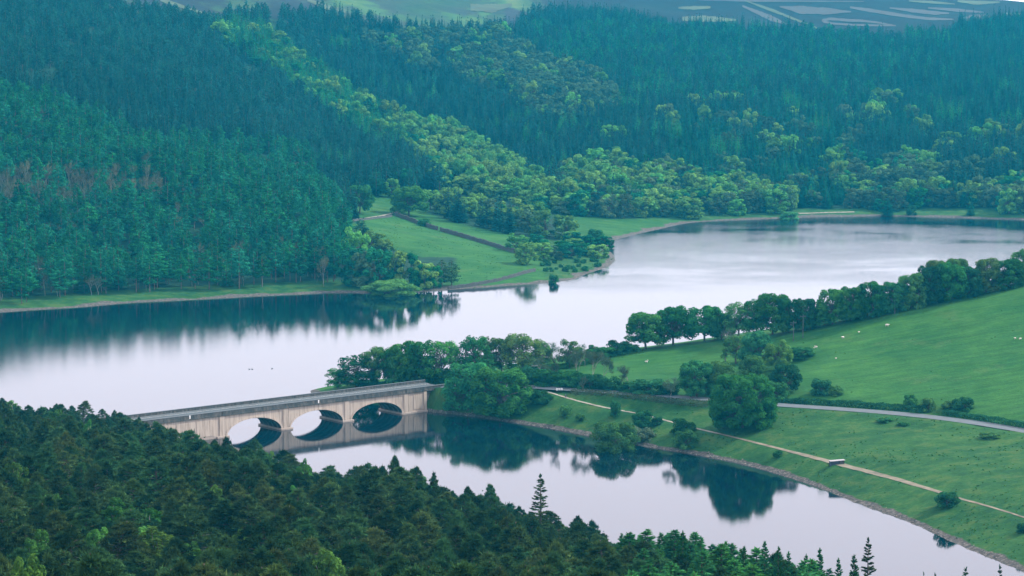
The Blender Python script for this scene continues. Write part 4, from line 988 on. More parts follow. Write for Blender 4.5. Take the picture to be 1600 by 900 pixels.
one = [
 ('round_tree', 'round_tree', 1160, 668, 580, 79, 'huge round dark green tree standing alone below the lane', 'tree'),
 ('bushy_tree', 'bushy_tree', 731, 640, 563, 64, 'bushy green tree touching the right end of the bridge', 'tree'),
 ('bushy_tree', 'bushy_tree', 782, 647, 571, 74, 'broad bushy green tree on the shore right of the bridge end', 'tree'),
 ('near_fir', 'spruce_tree', 762, 600, 537, 28, 'dark pointed spruce rising behind the bushy shore trees', 'tree'),
 ('near_fir', 'spruce_tree', 799, 582, 540, 20, 'small dark conifer among the thin spring trees by the road', 'tree'),
 ('dark_tree', 'hedge_tree', 1088, 620, 562, 46, 'dark spreading tree on the lane left of the huge round tree', 'tree'),
 ('willow', 'pale_tree', 1124, 614, 561, 38, 'pale grey-green tree directly behind the huge round tree', 'tree'),
 ('dead_tree', 'dead_tree', 1134, 566, 492, 50, 'dark leafless twisted tree in the hill field hollow', 'tree'),
 ('open_spring_tree', 'hollow_tree', 1150, 568, 522, 36, 'brownish thin tree right beside the leafless twisted tree', 'tree'),
 ('dark_tree', 'hollow_tree', 1182, 580, 516, 42, 'tall dark green tree in the middle of the hollow', 'tree'),
 ('yellow_tree', 'hollow_tree', 1216, 580, 530, 36, 'yellowish green tree at the right of the hollow', 'tree'),
 ('dark_tree', 'hollow_tree', 1226, 612, 568, 40, 'dark bushy tree below the yellowish tree in the hollow', 'tree'),
 ('spring_tree', 'hollow_tree', 1174, 600, 554, 32, 'dull green tree between pale tree and dark bushy tree', 'tree'),
 ('light_shrub', 'round_bush', 1213, 626, 593, 30, 'small round pale bush at the left end of the long hedge', 'bush'),
 ('dark_tree', 'wind_bent_bush', 1252, 560, 541, 34, 'low dark bush spreading in the field right of the hollow', 'bush'),
 ('shrub', 'field_bush', 1283, 616, 590, 28, 'dark bush at the field edge above the long hedge', 'bush'),
 ('light_shrub', 'field_bush', 1306, 617, 601, 18, 'small light bush next to the dark bush above the hedge', 'bush'),
 ('light_shrub', 'hedge_bush', 1422, 634, 615, 18, 'left one of two pale rounded bushes in the long hedge', 'bush'),
 ('light_shrub', 'hedge_bush', 1450, 642, 619, 20, 'right one of two pale rounded bushes in the long hedge', 'bush'),
 ('shrub', 'hedge_bush', 1506, 640, 619, 28, 'dark bush between the two lengths of hedge', 'bush'),
 ('light_shrub', 'hedge_bush', 1484, 638, 624, 20, 'light bush left of the dark bush in the hedge gap', 'bush'),
 ('willow', 'willow_bush', 960, 690, 656, 56, 'rounded bright green willow bush at the water edge', 'bush'),
 ('grey_shrub', 'grey_bush', 1000, 688, 665, 38, 'dull grey bush beside the bright willow at the shore', 'bush'),
 ('shrub', 'bank_bush', 845, 629, 607, 28, 'dark bush at the upper end of the pale footpath', 'bush'),
 ('light_shrub', 'bank_bush', 884, 651, 632, 17, 'small light green bush on the bank below the footpath', 'bush'),
 ('light_shrub', 'bank_bush', 907, 657, 645, 13, 'tiny light bush on the bank above the willow', 'bush'),
 ('shrub', 'bank_bush', 962, 651, 623, 15, 'narrow upright dark bush standing on the footpath line', 'bush'),
 ('shrub', 'bank_bush', 1003, 668, 639, 28, 'dark rounded bush over the footpath behind the willow', 'bush'),
 ('shrub', 'bank_bush', 1027, 663, 649, 15, 'small dark bush just right of the rounded footpath bush', 'bush'),
 ('shrub', 'bank_bush', 1066, 676, 651, 32, 'dark bush above the light bush left of the round tree', 'bush'),
 ('light_shrub', 'bank_bush', 1072, 699, 669, 34, 'light green bush on the bank below the footpath by the round tree', 'bush'),
 ('shrub', 'slope_bush', 1480, 790, 766, 32, 'dark bush alone on the shore slope at the right', 'bush'),
 ('light_shrub', 'slope_bush', 1383, 658, 651, 20, 'low bush just below the lane', 'bush'),
 ('light_shrub', 'slope_bush', 1411, 664, 658, 18, 'low bush farther down the slope below the lane', 'bush'),
 ('light_shrub', 'slope_bush', 1547, 684, 675, 26, 'low thicket on the slope at the far right', 'bush'),
 ('shrub', 'slope_bush', 1216, 713, 703, 13, 'tiny dark bush below the worn path', 'bush'),
 ('shrub', 'slope_bush', 1598, 832, 815, 16, 'dark bush at the right border above the shore', 'bush'),
 ('shrub', 'crest_bush', 966, 553, 530, 34, 'dark bush at the left end of the hill field crest', 'bush'),
 ('light_shrub', 'crest_bush', 985, 550, 536, 26, 'light bush in front of the first round crest tree', 'bush'),
 ('shrub', 'crest_bush', 948, 558, 540, 26, 'bush left of the hill field crest beside the thin trees', 'bush'),
 ('shrub', 'embankment_bush', 700, 596, 574, 26, 'dark bush behind the parapet near the bridge end', 'bush'),
 ('light_shrub', 'embankment_bush', 622, 602, 579, 24, 'light green bush behind the middle of the far parapet', 'bush'),
 ('light_shrub', 'embankment_bush', 637, 600, 572, 24, 'taller light green bush behind the middle of the far parapet', 'bush'),
 ('shrub', 'embankment_bush', 572, 606, 590, 40, 'low dark bush under the leafy trees behind the bridge', 'bush'),
 ('grey_shrub', 'embankment_bush', 652, 598, 578, 22, 'greyish bush behind the far parapet', 'bush'),
 ('shrub', 'embankment_bush', 672, 597, 584, 26, 'dark low bush behind the far parapet right of the greyish bush', 'bush'),
 ('bushy_tree', 'shore_bush', 812, 618, 588, 28, 'green bush peeping out right of the broad shore tree', 'bush'),
]
for kind, name, px, base, top, w, lab, cat in one:
    stand(kind, name, px, base, top, w, lab, None, False, cat)
row([('shrub', 832, 596, 570, 34), ('shrub', 858, 602, 573, 40), ('shrub', 890, 603, 578, 38), ('shrub', 922, 606, 582, 38), ('shrub', 950, 609, 586, 36), ('shrub', 1014, 616, 590, 46), ('shrub', 985, 612, 594, 30), ('shrub', 1046, 617, 597, 26)],
    'of the dark scrub bushes above the lane', 'scrub_bush', 'scrub along the lane')
row([('bare_tree', 848, 596, 553, 26), ('bare_tree', 874, 600, 545, 28), ('bare_tree', 902, 602, 540, 30), ('bare_tree', 926, 600, 545, 28), ('bare_tree', 942, 602, 552, 26), ('bare_tree', 911, 612, 585, 12), ('bare_tree', 984, 612, 568, 28), ('bare_tree', 1048, 628, 584, 28)],
    'of the bare grey saplings in the lane scrub', 'bare_sapling', 'bare saplings along the lane')

# hedges
def hedge(name, P, h, w, label, mat='dark_leaves', dens=34, leaf=0.34):
    L = densify(np.array([headland(a, b)[:2] for a, b in P]), 0.5); n = len(L)
    N = int(n * 0.5 * dens * (h + w)); k = rng.integers(0, n - 1, N); t = rng.random(N)
    C = L[k] * (1 - t)[:, None] + L[k + 1] * t[:, None]; T = unit(np.hstack([L[k + 1] - L[k], np.zeros((N, 1))]))[:, :2]
    S = np.stack([-T[:, 1], T[:, 0]], -1); an = rng.uniform(-0.35, math.pi + 0.35, N)
    hh = h * (0.86 + 0.5 * (value_noise(C[:, 0] * 1.0, C[:, 1], 4.0, 31) + 0.1))
    sx = np.cos(an); sz = np.clip(np.sin(an) * 1.35, -0.1, 1.0)
    off = sx * w * 0.5 * rng.uniform(0.75, 1.1, N); zz = hh * np.clip(0.25 + 0.75 * sz, 0.05, 1.0) * rng.uniform(0.75, 1.06, N)
    side = np.abs(sx) > 0.8; zz[side] = hh[side] * rng.uniform(0.02, 0.95, side.sum())
    XY = C + S * off[:, None]
    P3 = np.stack([XY[:, 0], XY[:, 1], ground(XY[:, 0], XY[:, 1]) + zz], -1)
    Nn = np.stack([S[:, 0] * sx, S[:, 1] * sx, np.maximum(sz, 0.1)], -1) + rng.normal(size=(N, 3)) * 0.5
    o = P3[0].copy(); b = MB(); b.tris(leaf_tris(rng, P3 - o, Nn, leaf * rng.uniform(0.6, 1.3, N)))
    tb = MB()
    for q in L[::4]:
        z = float(ground(q[0], q[1])); tb.tube([np.array([q[0], q[1], z - 0.2]) - o, np.array([q[0], q[1], z + h * 0.7]) - o], [0.07, 0.03], 3, cap=False)
    e = empty(name, o); b.build('foliage', mat, e); st = tb.build('stems', 'bark', e); st['kind'] = 'stuff'
    tag(e, label, 'hedge'); return e
hedge('hedge', [(1222, 629), (1300, 633.5), (1360, 637.5), (1420, 642.5), (1447, 645)], 1.9, 2.0, 'long dark trimmed hedge along the upper side of the lane')
hedge('hedge', [(1474, 648), (1530, 656), (1610, 670), (1660, 679)], 1.8, 2.0, 'second length of dark hedge along the lane at the right border')
hedge('hedge', [(893, 614), (950, 618), (1000, 623), (1050, 629), (1108, 634)], 1.3, 2.2, 'low rough hedge along the lower side of the lane', 'grey_twigs', 22)
hedge('hedge', [(560, 606), (620, 602), (700, 596)], 1.6, 2.5, 'low hedge along the road embankment behind the bridge')
hedge('hedge', [(810, 584), (850, 580), (900, 572), (935, 566)], 2.2, 3.0, 'dark hedge under the thin spring trees by the road bend')

# ------------------------------------------------------------------ trees of the far pasture
far_one = [
 ('sycamore', 'oak_tree', 639, 337, 290, 46, 'large dark rounded tree at the head of the far pasture track', 'tree'),
 ('dark_tree', 'glade_tree', 561, 333, 288, 36, 'dark tree left of the glade above the far pasture', 'tree'),
 ('far_larch', 'glade_tree', 588, 306, 263, 28, 'pointed green tree at the back left of the glade', 'tree'),
 ('far_beech', 'glade_tree', 612, 309, 278, 22, 'small light tree in the glade behind the large dark tree', 'tree'),
 ('far_dark_wood', 'glade_tree', 631, 302, 263, 30, 'tall green tree at the back right of the glade', 'tree'),
 ('shrub', 'wall_bush', 663, 353, 341, 18, 'dark bush on the stone wall in the far pasture', 'bush'),
 ('far_beech', 'clump_tree', 808, 393, 363, 28, 'light rounded tree at the right end of the pasture wall', 'tree'),
 ('far_beech', 'clump_tree', 823, 413, 377, 30, 'bright rounded tree at the right border of the far pasture', 'tree'),
 ('far_dark_wood', 'clump_tree', 840, 388, 364, 24, 'darker small tree above the bright pasture border tree', 'tree'),
 ('black_pine', 'black_pine', 690, 447, 405, 26, 'left of two black-looking pines on the far shore', 'tree'),
 ('black_pine', 'black_pine', 706, 446, 406, 24, 'right of two black-looking pines on the far shore', 'tree'),
 ('willow', 'shore_thicket', 612, 460, 436, 66, 'low rounded green thicket at the far water edge', 'bush'),
 ('shrub', 'shore_bush', 865, 443, 428, 13, 'single dark bush on the far shore below the gorse', 'bush'),
 ('shrub', 'meadow_bush', 930, 373, 356, 22, 'round dark bush at the edge of the far meadow', 'bush'),
 ('shrub', 'meadow_bush', 889, 352, 339, 11, 'small upright dark bush in the far meadow', 'bush'),
 ('light_shrub', 'meadow_bush', 1233, 343, 330, 24, 'pale rounded bush on the far shore right of the bright trees', 'bush'),
 ('shrub', 'meadow_bush', 1425, 336, 319, 13, 'dark round bush on the far right shore meadow', 'bush'),
 ('far_green_spruce', 'shore_spruce', 1387, 337, 309, 16, 'dark spruce standing at the far right shore', 'tree'),
 ('far_green_spruce', 'shore_spruce', 1517, 336, 314, 13, 'small dark spruce at the right end of the shore meadow', 'tree'),
]
for kind, name, px, base, top, w, lab, cat in far_one:
    stand(kind, name, px, base, top, w, lab, None, True, cat)
row([('far_beech', 672, 327, 295, 27), ('far_beech', 703, 335, 290, 39), ('far_grey_wood', 694, 334, 304, 29), ('far_beech', 730, 340, 306, 27), ('far_beech', 744, 338, 300, 32), ('far_beech', 756, 346, 322, 20), ('far_beech', 777, 350, 323, 27), ('far_grey_wood', 764, 340, 310, 27), ('far_beech', 795, 350, 318, 32), ('far_beech', 816, 356, 318, 39), ('far_grey_wood', 834, 362, 326, 34), ('far_beech', 853, 370, 327, 43), ('far_beech', 800, 340, 308, 34), ('far_beech', 838, 350, 314, 34)],
    'of light rounded trees topping the far pasture', 'pasture_tree', 'rounded trees above the far pasture', True)
row([('far_dark_wood', 553, 445, 385, 40), ('far_beech', 556, 420, 352, 34), ('far_grey_wood', 570, 446, 390, 40), ('far_dark_wood', 592, 448, 385, 38), ('far_beech', 618, 446, 389, 36), ('far_dark_wood', 640, 447, 394, 34), ('far_beech', 662, 449, 404, 34), ('far_beech', 585, 396, 358, 34), ('far_beech', 600, 402, 372, 24), ('far_grey_wood', 603, 440, 393, 24), ('far_dark_wood', 678, 450, 414, 22)],
    'of rounded trees below the far pasture at left', 'border_tree', 'trees on the lower left pasture border', True)
r2 = np.random.default_rng(77)
n_done = 0
while n_done < 58:
    px = r2.uniform(838, 958); py = r2.uniform(376, 436)
    if not inside([(842, 392), (880, 376), (950, 386), (957, 404), (930, 420), (885, 430), (850, 425), (838, 408)], np.array(px), np.array(py)): continue
    big = py < 408 and px < 945
    hgt = r2.uniform(12, 22) if big and r2.random() < 0.75 else r2.uniform(4, 8)
    if hgt > 9: stand(('far_dark_wood', 'far_grey_wood', 'far_beech')[int(r2.integers(3))], 'gorse_bush', px, py, py - hgt, hgt * 1.25, 'rounded bush in the scrub on the far headland', 'scrub on the far headland', True, 'bush', False)
    else: stand('shrub', 'gorse_bush', px, py, py - hgt, hgt * 1.1, 'small dark gorse bush dotted on the far headland grass', 'gorse dotted on the far headland', True, 'bush', False)
    n_done += 1

# ------------------------------------------------------------------ stone walls of the far pasture
def stone_wall(P, h, label):
    L = densify(smooth_line(trace(P), 1), 1.6); n = len(L); o = L[0].copy(); b = MB()
    T = np.gradient(L[:, :2], axis=0); T /= np.linalg.norm(T, axis=1)[:, None]; N = np.stack([-T[:, 1], T[:, 0]], -1)
    for i in range(n - 1):
        hh = h * rng.uniform(0.82, 1.1); w = 0.45
        q = []
        for p, nn in ((L[i], N[i]), (L[i + 1], N[i])):
            g = float(ground(p[0], p[1]))
            for s in (-1, 1):
                for z, k in ((-0.3, 1.0), (hh, 0.65)): q.append((p[0] + nn[0] * w * s * k - o[0], p[1] + nn[1] * w * s * k - o[1], g + z - o[2]))
        b.add(q, [(0, 1, 5, 4), (2, 6, 7, 3), (1, 3, 7, 5), (0, 2, 3, 1), (4, 5, 7, 6)])
    w = b.build('stone_wall', 'dark_stone'); w.location = o; tag(w, label, 'wall')
stone_wall([(618, 337), (640, 345), (665, 354), (684, 360)], 2.2, 'dark dry stone wall falling from the track, above its gap')
stone_wall([(688, 361), (730, 373), (770, 385), (806, 396)], 2.2, 'dark dry stone wall across the far pasture, below its gap')
stone_wall([(700, 452), (745, 446), (790, 437), (836, 424)], 1.5, 'low dark wall along the bottom edge of the far pasture')
stone_wall([(548, 346), (580, 342.5), (612, 338.5)], 1.2, 'low dark wall on the lower side of the farm track')

# ------------------------------------------------------------------ the wooded hillside beyond the water
LARCH = [(335, 40), (362, 24), (400, 30), (470, 75), (520, 108), (570, 148), (640, 185), (640, 225), (600, 212), (540, 190), (480, 142), (420, 98), (380, 72), (340, 54)]
BEECH = [(630, 195), (700, 190), (760, 225), (800, 252), (860, 283), (885, 300), (870, 325), (760, 305), (700, 290), (670, 262), (640, 236)]
GREY1 = [(560, 42), (640, 42), (806, 48), (800, 62), (700, 70), (660, 82), (690, 108), (670, 112), (600, 80)]
GREY2 = [(700, 72), (800, 66), (860, 92), (905, 100), (960, 135), (965, 165), (920, 182), (850, 180), (800, 150), (740, 128), (705, 110)]
LOWER = [(880, 258), (960, 240), (1030, 250), (1100, 268), (1160, 282), (1215, 288), (1238, 300), (1242, 340), (1110, 345), (1040, 342), (960, 342), (864, 334), (862, 300)]
LOWR = [(1300, 275), (1322, 232), (1345, 240), (1370, 250), (1430, 238), (1456, 228), (1462, 262), (1480, 285), (1530, 275), (1640, 268), (1640, 340), (1345, 340), (1340, 320), (1335, 300)]
LOWR_SPR = [(1455, 215), (1500, 200), (1600, 205), (1600, 272), (1530, 285), (1490, 295), (1462, 265)]
PINE_L = [(-200, 128), (30, 138), (100, 153), (160, 183), (235, 222), (300, 212), (400, 215), (480, 232), (515, 290), (545, 325), (560, 345), (545, 480), (-200, 520)]
SPRUCE_L = [(-200, 92), (100, 104), (250, 126), (400, 172), (470, 200), (485, 232), (400, 216), (300, 214), (235, 224), (160, 186), (30, 142), (-200, 130)]
GREEN_R = [(1040, 175), (1200, 180), (1340, 210), (1330, 240), (1340, 330), (1240, 335), (1235, 292), (1160, 280), (1100, 262), (1040, 245)]
PINE_R = [(820, 40), (960, 30), (1300, 58), (1300, 150), (1180, 165), (1020, 150), (960, 120), (860, 90)]
def lattice(x0, x1, y0, y1, s, seed):
    r = np.random.default_rng(seed)
    a, c = np.meshgrid(np.arange(x0, x1, s), np.arange(y0, y1, s)); a = a + r.uniform(-0.48, 0.48, a.shape) * s; c = c + r.uniform(-0.48, 0.48, c.shape) * s
    return a.ravel(), c.ravel()
hx, hy = lattice(-660, 680, 1130, 2900, 5.0, 5)
hz = ground(hx, hy); hd = bil(DSH, hx, hy); lnd = inside(FAR_LAND, hx, hy)
bx, by = project(hx, hy, hz)
ok = lnd & (bx > -190) & (bx < 1790) & (by > -60) & (hd > 11) & (by > np.interp(bx, TLX, TLY) + 2)
for pl in (FIELD_FAR, GLADE, MEADOW, EX_MEADOW, EX_MEADOW2): ok &= ~inside(pl, bx, by)
ok &= ~((bx > 1100) & (hd < 15)) & ~((bx < 545) & (hd < 17) & (rng.random(len(hx)) < 0.7))
ok &= ~inside([(845, 380), (960, 370), (970, 420), (840, 445)], bx, by) & ~inside([(545, 372), (600, 385), (720, 395), (720, 470), (545, 470)], bx, by) & ~inside([(655, 303), (720, 303), (800, 318), (868, 335), (880, 382), (660, 332)], bx, by)
tr = densify(trace([(-20, 432), (20, 426), (70, 420), (125, 415), (190, 408)]), 5)
ok &= dist_line(tr[:, :2], hx, hy) > 4.5
hx, hy, hz, hd, bx, by = (a[ok] for a in (hx, hy, hz, hd, bx, by))
mx, my = project(hx, hy, hz + 9.0)
u = rng.random(len(hx)); kind = np.full(len(hx), 'far_spruce', dtype='U20')
zone = lambda pl: inside(pl, mx, my)
kind[(mx < 500) & (my < 215)] = 'far_grey_pine'
m = (mx > 480) & (mx < 1040); kind[m & (u < 0.30)] = 'far_grey_pine'
m = (mx > 820) & (my < 160) & (zone(PINE_R) | (rng.random(len(mx)) < np.interp(mx, [1250, 1500], [0.75, 0.15])) & (mx > 1240)); kind[m] = np.where(u[m] < 0.55, 'far_grey_pine', np.where(u[m] < 0.8, 'far_pine', 'far_green_spruce'))
m = (mx > 1180) & (my < 210) & (kind == 'far_spruce'); kind[m] = np.where(u[m] < 0.55, 'far_green_spruce', 'far_spruce')
m = zone(GREEN_R); kind[m] = np.where(u[m] < 0.75, 'far_green_spruce', np.where(u[m] < 0.9, 'far_spruce', 'far_grey_wood'))
m = zone(SPRUCE_L); kind[m] = 'far_spruce'
m = zone(PINE_L); kind[m] = np.where(u[m] < 0.93, 'far_pine', np.where(u[m] < 0.97, 'far_bare', 'far_larch'))
m = zone(PINE_L) & inside([(-50, 268), (60, 258), (180, 262), (290, 278), (292, 305), (180, 302), (100, 318), (-50, 300)], mx, my); kind[m] = np.where(u[m] < 0.62, 'far_bare', 'far_pine')
m = zone(PINE_L) & (hd < 75); kind[m] = np.where(u[m] < 0.82, 'far_pine', np.where(u[m] < 0.94, 'far_bare', 'far_larch'))
m = zone(LARCH); kind[m] = np.where(u[m] < 0.80, 'far_larch', np.where(u[m] < 0.90, 'far_beech', 'far_dark_wood'))
m = zone(BEECH); kind[m] = np.where(u[m] < 0.9, 'far_beech', 'far_dark_wood')
for g in (GREY1, GREY2):
    m = zone(g); kind[m] = np.where(u[m] < 0.72, 'far_grey_wood', np.where(u[m] < 0.84, 'far_beech', 'far_grey_pine'))
m = zone(LOWER); kind[m] = np.where(u[m] < 0.52, 'far_beech', np.where(u[m] < 0.70, 'far_dark_wood', np.where(u[m] < 0.90, 'far_grey_wood', 'far_spruce')))
m = zone(LOWR); kind[m] = np.where(u[m] < 0.55, 'far_grey_wood', np.where(u[m] < 0.80, 'far_beech', 'far_dark_wood'))
m = zone(LOWR_SPR); kind[m] = 'far_spruce'
HW = {'far_spruce': (17, 5.2, 6.3), 'far_green_spruce': (14, 5.2, 6.2), 'far_grey_pine': (15, 6.0, 7.0), 'far_pine': (16.0, 7.0, 7.6), 'far_larch': (15, 6.4, 7.0), 'far_beech': (16, 11.5, 9.4), 'far_grey_wood': (14, 10.5, 9.0), 'far_dark_wood': (13, 9.5, 8.4), 'far_bare': (13, 5.5, 6.0)}
# odd broadleaves and lighter clumps scattered through the conifers, and rides left open between the stands
pat = value_noise(hx, hy, 38, 51) + 0.6 * value_noise(hx, hy, 15, 52); con = np.isin(kind, ['far_spruce', 'far_green_spruce', 'far_grey_pine'])
m = con & (mx > 880) & (my > 150) & (pat > 0.36); kind[m] = np.where(u[m] < 0.5, 'far_beech', 'far_grey_wood')
m = con & (pat < -0.40) & (mx > 480); kind[m] = 'far_larch'
ride = np.abs(value_noise(hx, hy, 130, 53)) < 0.012; ride &= con
hx, hy, hz, hd, mx, my, kind = (a_[~ride] for a_ in (hx, hy, hz, hd, mx, my, kind))
# thin the wide-crowned kinds to their own spacing
spac = np.array([HW[k][2] for k in kind]); keep = rng.random(len(kind)) < (5.0 / spac) ** 2
hx, hy, hz, hd, mx, my, kind = (a[keep] for a in (hx, hy, hz, hd, mx, my, kind))
stand_h = 1 + 0.45 * value_noise(hx, hy, 55, 41); hh = np.array([HW[k][0] for k in kind]) * rng.uniform(0.66, 1.2, len(kind)) * stand_h; ww = np.array([HW[k][1] for k in kind]) * rng.uniform(0.8, 1.2, len(kind))
big_spr = inside(LOWR_SPR, mx, my); hh[big_spr] *= 1.3; ww[big_spr] *= 1.5
edge = (kind == 'far_pine') & (hd < 90); hh[edge] *= 1.05
def seen_share(x, y, z, h, w, cell=2.0):
    """how much of each tree the photograph shows, nearest first"""
    W_, H_ = int(1600 / cell), int(900 / cell); cov = np.zeros((H_, W_), bool); out = np.zeros(len(x))
    px, pb = project(x, y, z); _, pt = project(x, y, z + h); k = FPX / y; vis = sees(x, y, z + 0.8 * h)
    for i in np.argsort(y):
        if not vis[i]: continue
        a0, a1 = int((px[i] - 0.36 * w[i] * k[i]) / cell), int((px[i] + 0.36 * w[i] * k[i]) / cell) + 1
        b0, b1 = int(pt[i] / cell), int((pt[i] + 0.75 * (pb[i] - pt[i])) / cell) + 1
        a0, b0 = max(a0, 0), max(b0, 0); a1, b1 = min(a1, W_), min(b1, H_)
        if a1 <= a0 or b1 <= b0: continue
        s = cov[b0:b1, a0:a1]; out[i] = (~s).sum() * cell * cell; s[:] = True
    return out
share = seen_share(hx, hy, hz, hh, ww)
single = np.zeros(len(hx), bool)
NAMES = {'far_pine': ('hillside_pine', 'green pine in the far wood', 'pines on the far slope', 230), 'far_spruce': ('hillside_spruce', 'dark blue-green spruce in the far plantation', 'spruces on the far slope', 170),
    'far_green_spruce': ('hillside_spruce', 'young green spruce across the water', 'young spruces on the far slope', 120), 'far_beech': ('beech_tree', 'bright green rounded tree in the far wood', 'bright broadleaves on the far slope', 220),
    'far_grey_wood': ('birch_tree', 'greyish green rounded tree in the far wood', 'greyish broadleaves on the far slope', 220), 'far_dark_wood': ('ash_tree', 'mid green rounded tree in the far wood', 'mid green broadleaves on the far slope', 120),
    'far_bare': ('bare_tree', 'brown leafless tree among the far pines', 'leafless trees on the far slope', 150), 'far_larch': ('larch_tree', 'bright green pointed larch in the far wood', 'larches on the far slope', 200), 'far_grey_pine': ('hillside_pine', 'grey-green pine in the far plantation', 'grey pines on the far slope', 70)}
def region(px, py, cols, rows):
    a = next((t for v, t in cols if px < v), cols[-1][1]); c_ = next((t for v, t in rows if py < v), rows[-1][1])
    return (c_ + ' ' + a).strip()
FAR_COLS = [(270, 'far left'), (520, 'left of the far pasture'), (850, 'behind the far pasture'), (1150, 'right of the pasture'), (9999, 'far right')]
FAR_ROWS = [(70, 'topmost,'), (150, 'upper slope,'), (250, 'middle slope,'), (350, 'lower slope,'), (9999, 'by the shore,')]
for k, (name, lab, grp, lim) in NAMES.items():
    ix = np.where((kind == k) & (share > 30))[0]
    ix = ix[np.argsort(-share[ix])][:lim]; single[ix] = True
    parts = k in ('far_pine', 'far_bare')
    for i in ix:
        l2 = lab + ', ' + region(mx[i], my[i], FAR_COLS, FAR_ROWS)
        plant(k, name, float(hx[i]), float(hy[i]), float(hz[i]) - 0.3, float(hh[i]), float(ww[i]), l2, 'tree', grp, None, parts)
rest = {}
for k in NAMES:
    ix = np.where((kind == k) & ~single)[0]
    if len(ix): rest[k] = np.stack([hx[ix], hy[ix], hz[ix] - 0.3, hh[ix], ww[ix]], -1)
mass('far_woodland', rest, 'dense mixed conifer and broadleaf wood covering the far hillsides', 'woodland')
# lone conifers standing out on the moor edge
for i, (px, b_, t_) in enumerate([(603, 42, 26), (637, 50, 22), (583, 34, 24), (684, 45, 35), (214, 16, 10)]):
    stand('far_spruce', 'spruce_tree', px, b_, t_, (b_ - t_) * 0.4, ['dark spruce', 'tallest dark spruce', 'small dark spruce', 'short dark spruce', 'tiny dark tree'][i] + ' standing ' + ['left of the tallest', 'out', 'at the left', 'right of the tallest', 'alone on the open heather'][i] + (' against the green moor edge' if i < 4 else ' at the upper left'), None, True, 'tree', False)

# ------------------------------------------------------------------ the pine wood on the near slope
wx, wy = lattice(-190, 130, 235, 800, 6.2, 9)
wz = ground(wx, wy); wd = bil(DSH, wx, wy)
ok = inside(NEAR_LAND, wx, wy) & (wd > 9)
wx, wy, wz = wx[ok], wy[ok], wz[ok]
SKY_PX = np.array([(-200, 628), (0, 634), (60, 636), (140, 650), (200, 655), (250, 660), (300, 672), (360, 690), (420, 700), (470, 716), (520, 732), (560, 728), (620, 728), (700, 765), (760, 778), (820, 800), (900, 812), (960, 838), (1000, 842), (1060, 830), (1120, 848), (1200, 865), (1260, 878), (1300, 884), (1380, 898), (1420, 930), (1700, 960)], float)
wh = rng.uniform(7, 15.5, len(wx)); wpx, _ = project(wx, wy, wz + wh)
# heights that keep the wood's ragged skyline against the water
lim = np.interp(wpx, SKY_PX[:, 0], SKY_PX[:, 1]) + 14 - 34 * rng.random(len(wx)) ** 2.2
for _ in range(14):
    _, wpy = project(wx, wy, wz + wh); over = wpy < lim; wh[over] -= 0.5
_, wpy = project(wx, wy, wz + wh); _, wpb = project(wx, wy, wz)
ok = (wh > 5.0) & (wpx > -90) & (wpx < 1690) & (wpy < 985) & (wpy > 560)
wx, wy, wz, wh, wpx, wpy = (a[ok] for a in (wx, wy, wz, wh, wpx, wpy))
ww_ = np.clip(wh * rng.uniform(0.42, 0.80, len(wx)), 4.0, 9.0)
BIRCH_PX = [(215, 872, 78), (258, 850, 64), (232, 812, 52), (262, 735, 48), (185, 800, 48), (420, 706, 22), (480, 716, 22), (8, 640, 26), (85, 650, 26), (130, 657, 24), (905, 850, 46), (672, 758, 40), (40, 882, 54), (455, 770, 38), (330, 772, 34), (90, 780, 36), (150, 840, 48), (300, 880, 50), (75, 850, 44), (120, 720, 34), (390, 850, 44), (20, 740, 36), (520, 880, 46)]
wk = np.full(len(wx), 'near_pine', dtype='U20'); u = rng.random(len(wx))
wk[u < 0.20] = 'near_olive_pine'
m = (wpx > 960) & (u < np.interp(wpx, [960, 1080], [0.2, 0.85])); wk[m] = 'near_fir'
for a, c, w in BIRCH_PX:
    i = int(np.argmin((wpx - a) ** 2 + ((wpy - (c - w * 0.5)) * 1.2) ** 2)); wk[i] = 'near_birch'; ww_[i] = w * wy[i] / FPX * 1.05; wh[i] = max(wh[i], 1.5 * ww_[i])
share = seen_share(wx, wy, wz, wh, ww_)
single = np.zeros(len(wx), bool)
WOOD = {'near_pine': ('pine_tree', 'dark green pine in the near wood', 'pines in the near wood', 220), 'near_olive_pine': ('pine_tree', 'olive tinted pine in the near wood', 'olive pines in the near wood', 60),
    'near_fir': ('fir_tree', 'fresh green fir in the near wood', 'firs in the near wood', 150), 'near_birch': ('birch_tree', '', 'birches in the near wood', 60)}
for k, (name, lab, grp, lim_) in WOOD.items():
    ix = np.where((wk == k) & (share > 60))[0]; ix = ix[np.argsort(-share[ix])][:lim_]; single[ix] = True
    if k == 'near_birch': ix = ix[np.argsort(wpx[ix])]
    for q, i in enumerate(ix):
        l2 = (lab + ', ' + region(wpx[i], wpy[i] - np.interp(wpx[i], SKY_PX[:, 0], SKY_PX[:, 1]), [(110, 'at the left edge'), (230, 'left of the bridge'), (350, 'below the bridge wall'), (540, 'below the arches'), (760, 'below the dark reflection'), (1000, 'below the open water'), (9999, 'at lower right')], [(14, 'on the skyline'), (80, 'just under the skyline'), (160, 'deep in the wood'), (9999, 'in the bottom row')])) if lab else ORD[min(q, 19)] + ' from the left of the light green birches in the near wood'
        plant(k, name, float(wx[i]), float(wy[i]), float(wz[i]) - 0.2, float(wh[i]), float(ww_[i]), l2, 'tree', grp)
rest = {}
for k in WOOD:
    ix = np.where((wk == k) & ~single)[0]
    if len(ix): rest[k] = np.stack([wx[ix], wy[ix], wz[ix] - 0.2, wh[ix], ww_[ix]], -1)
mass('near_woodland', rest, 'dense undergrowth of pines filling the near wooded slope', 'woodland')
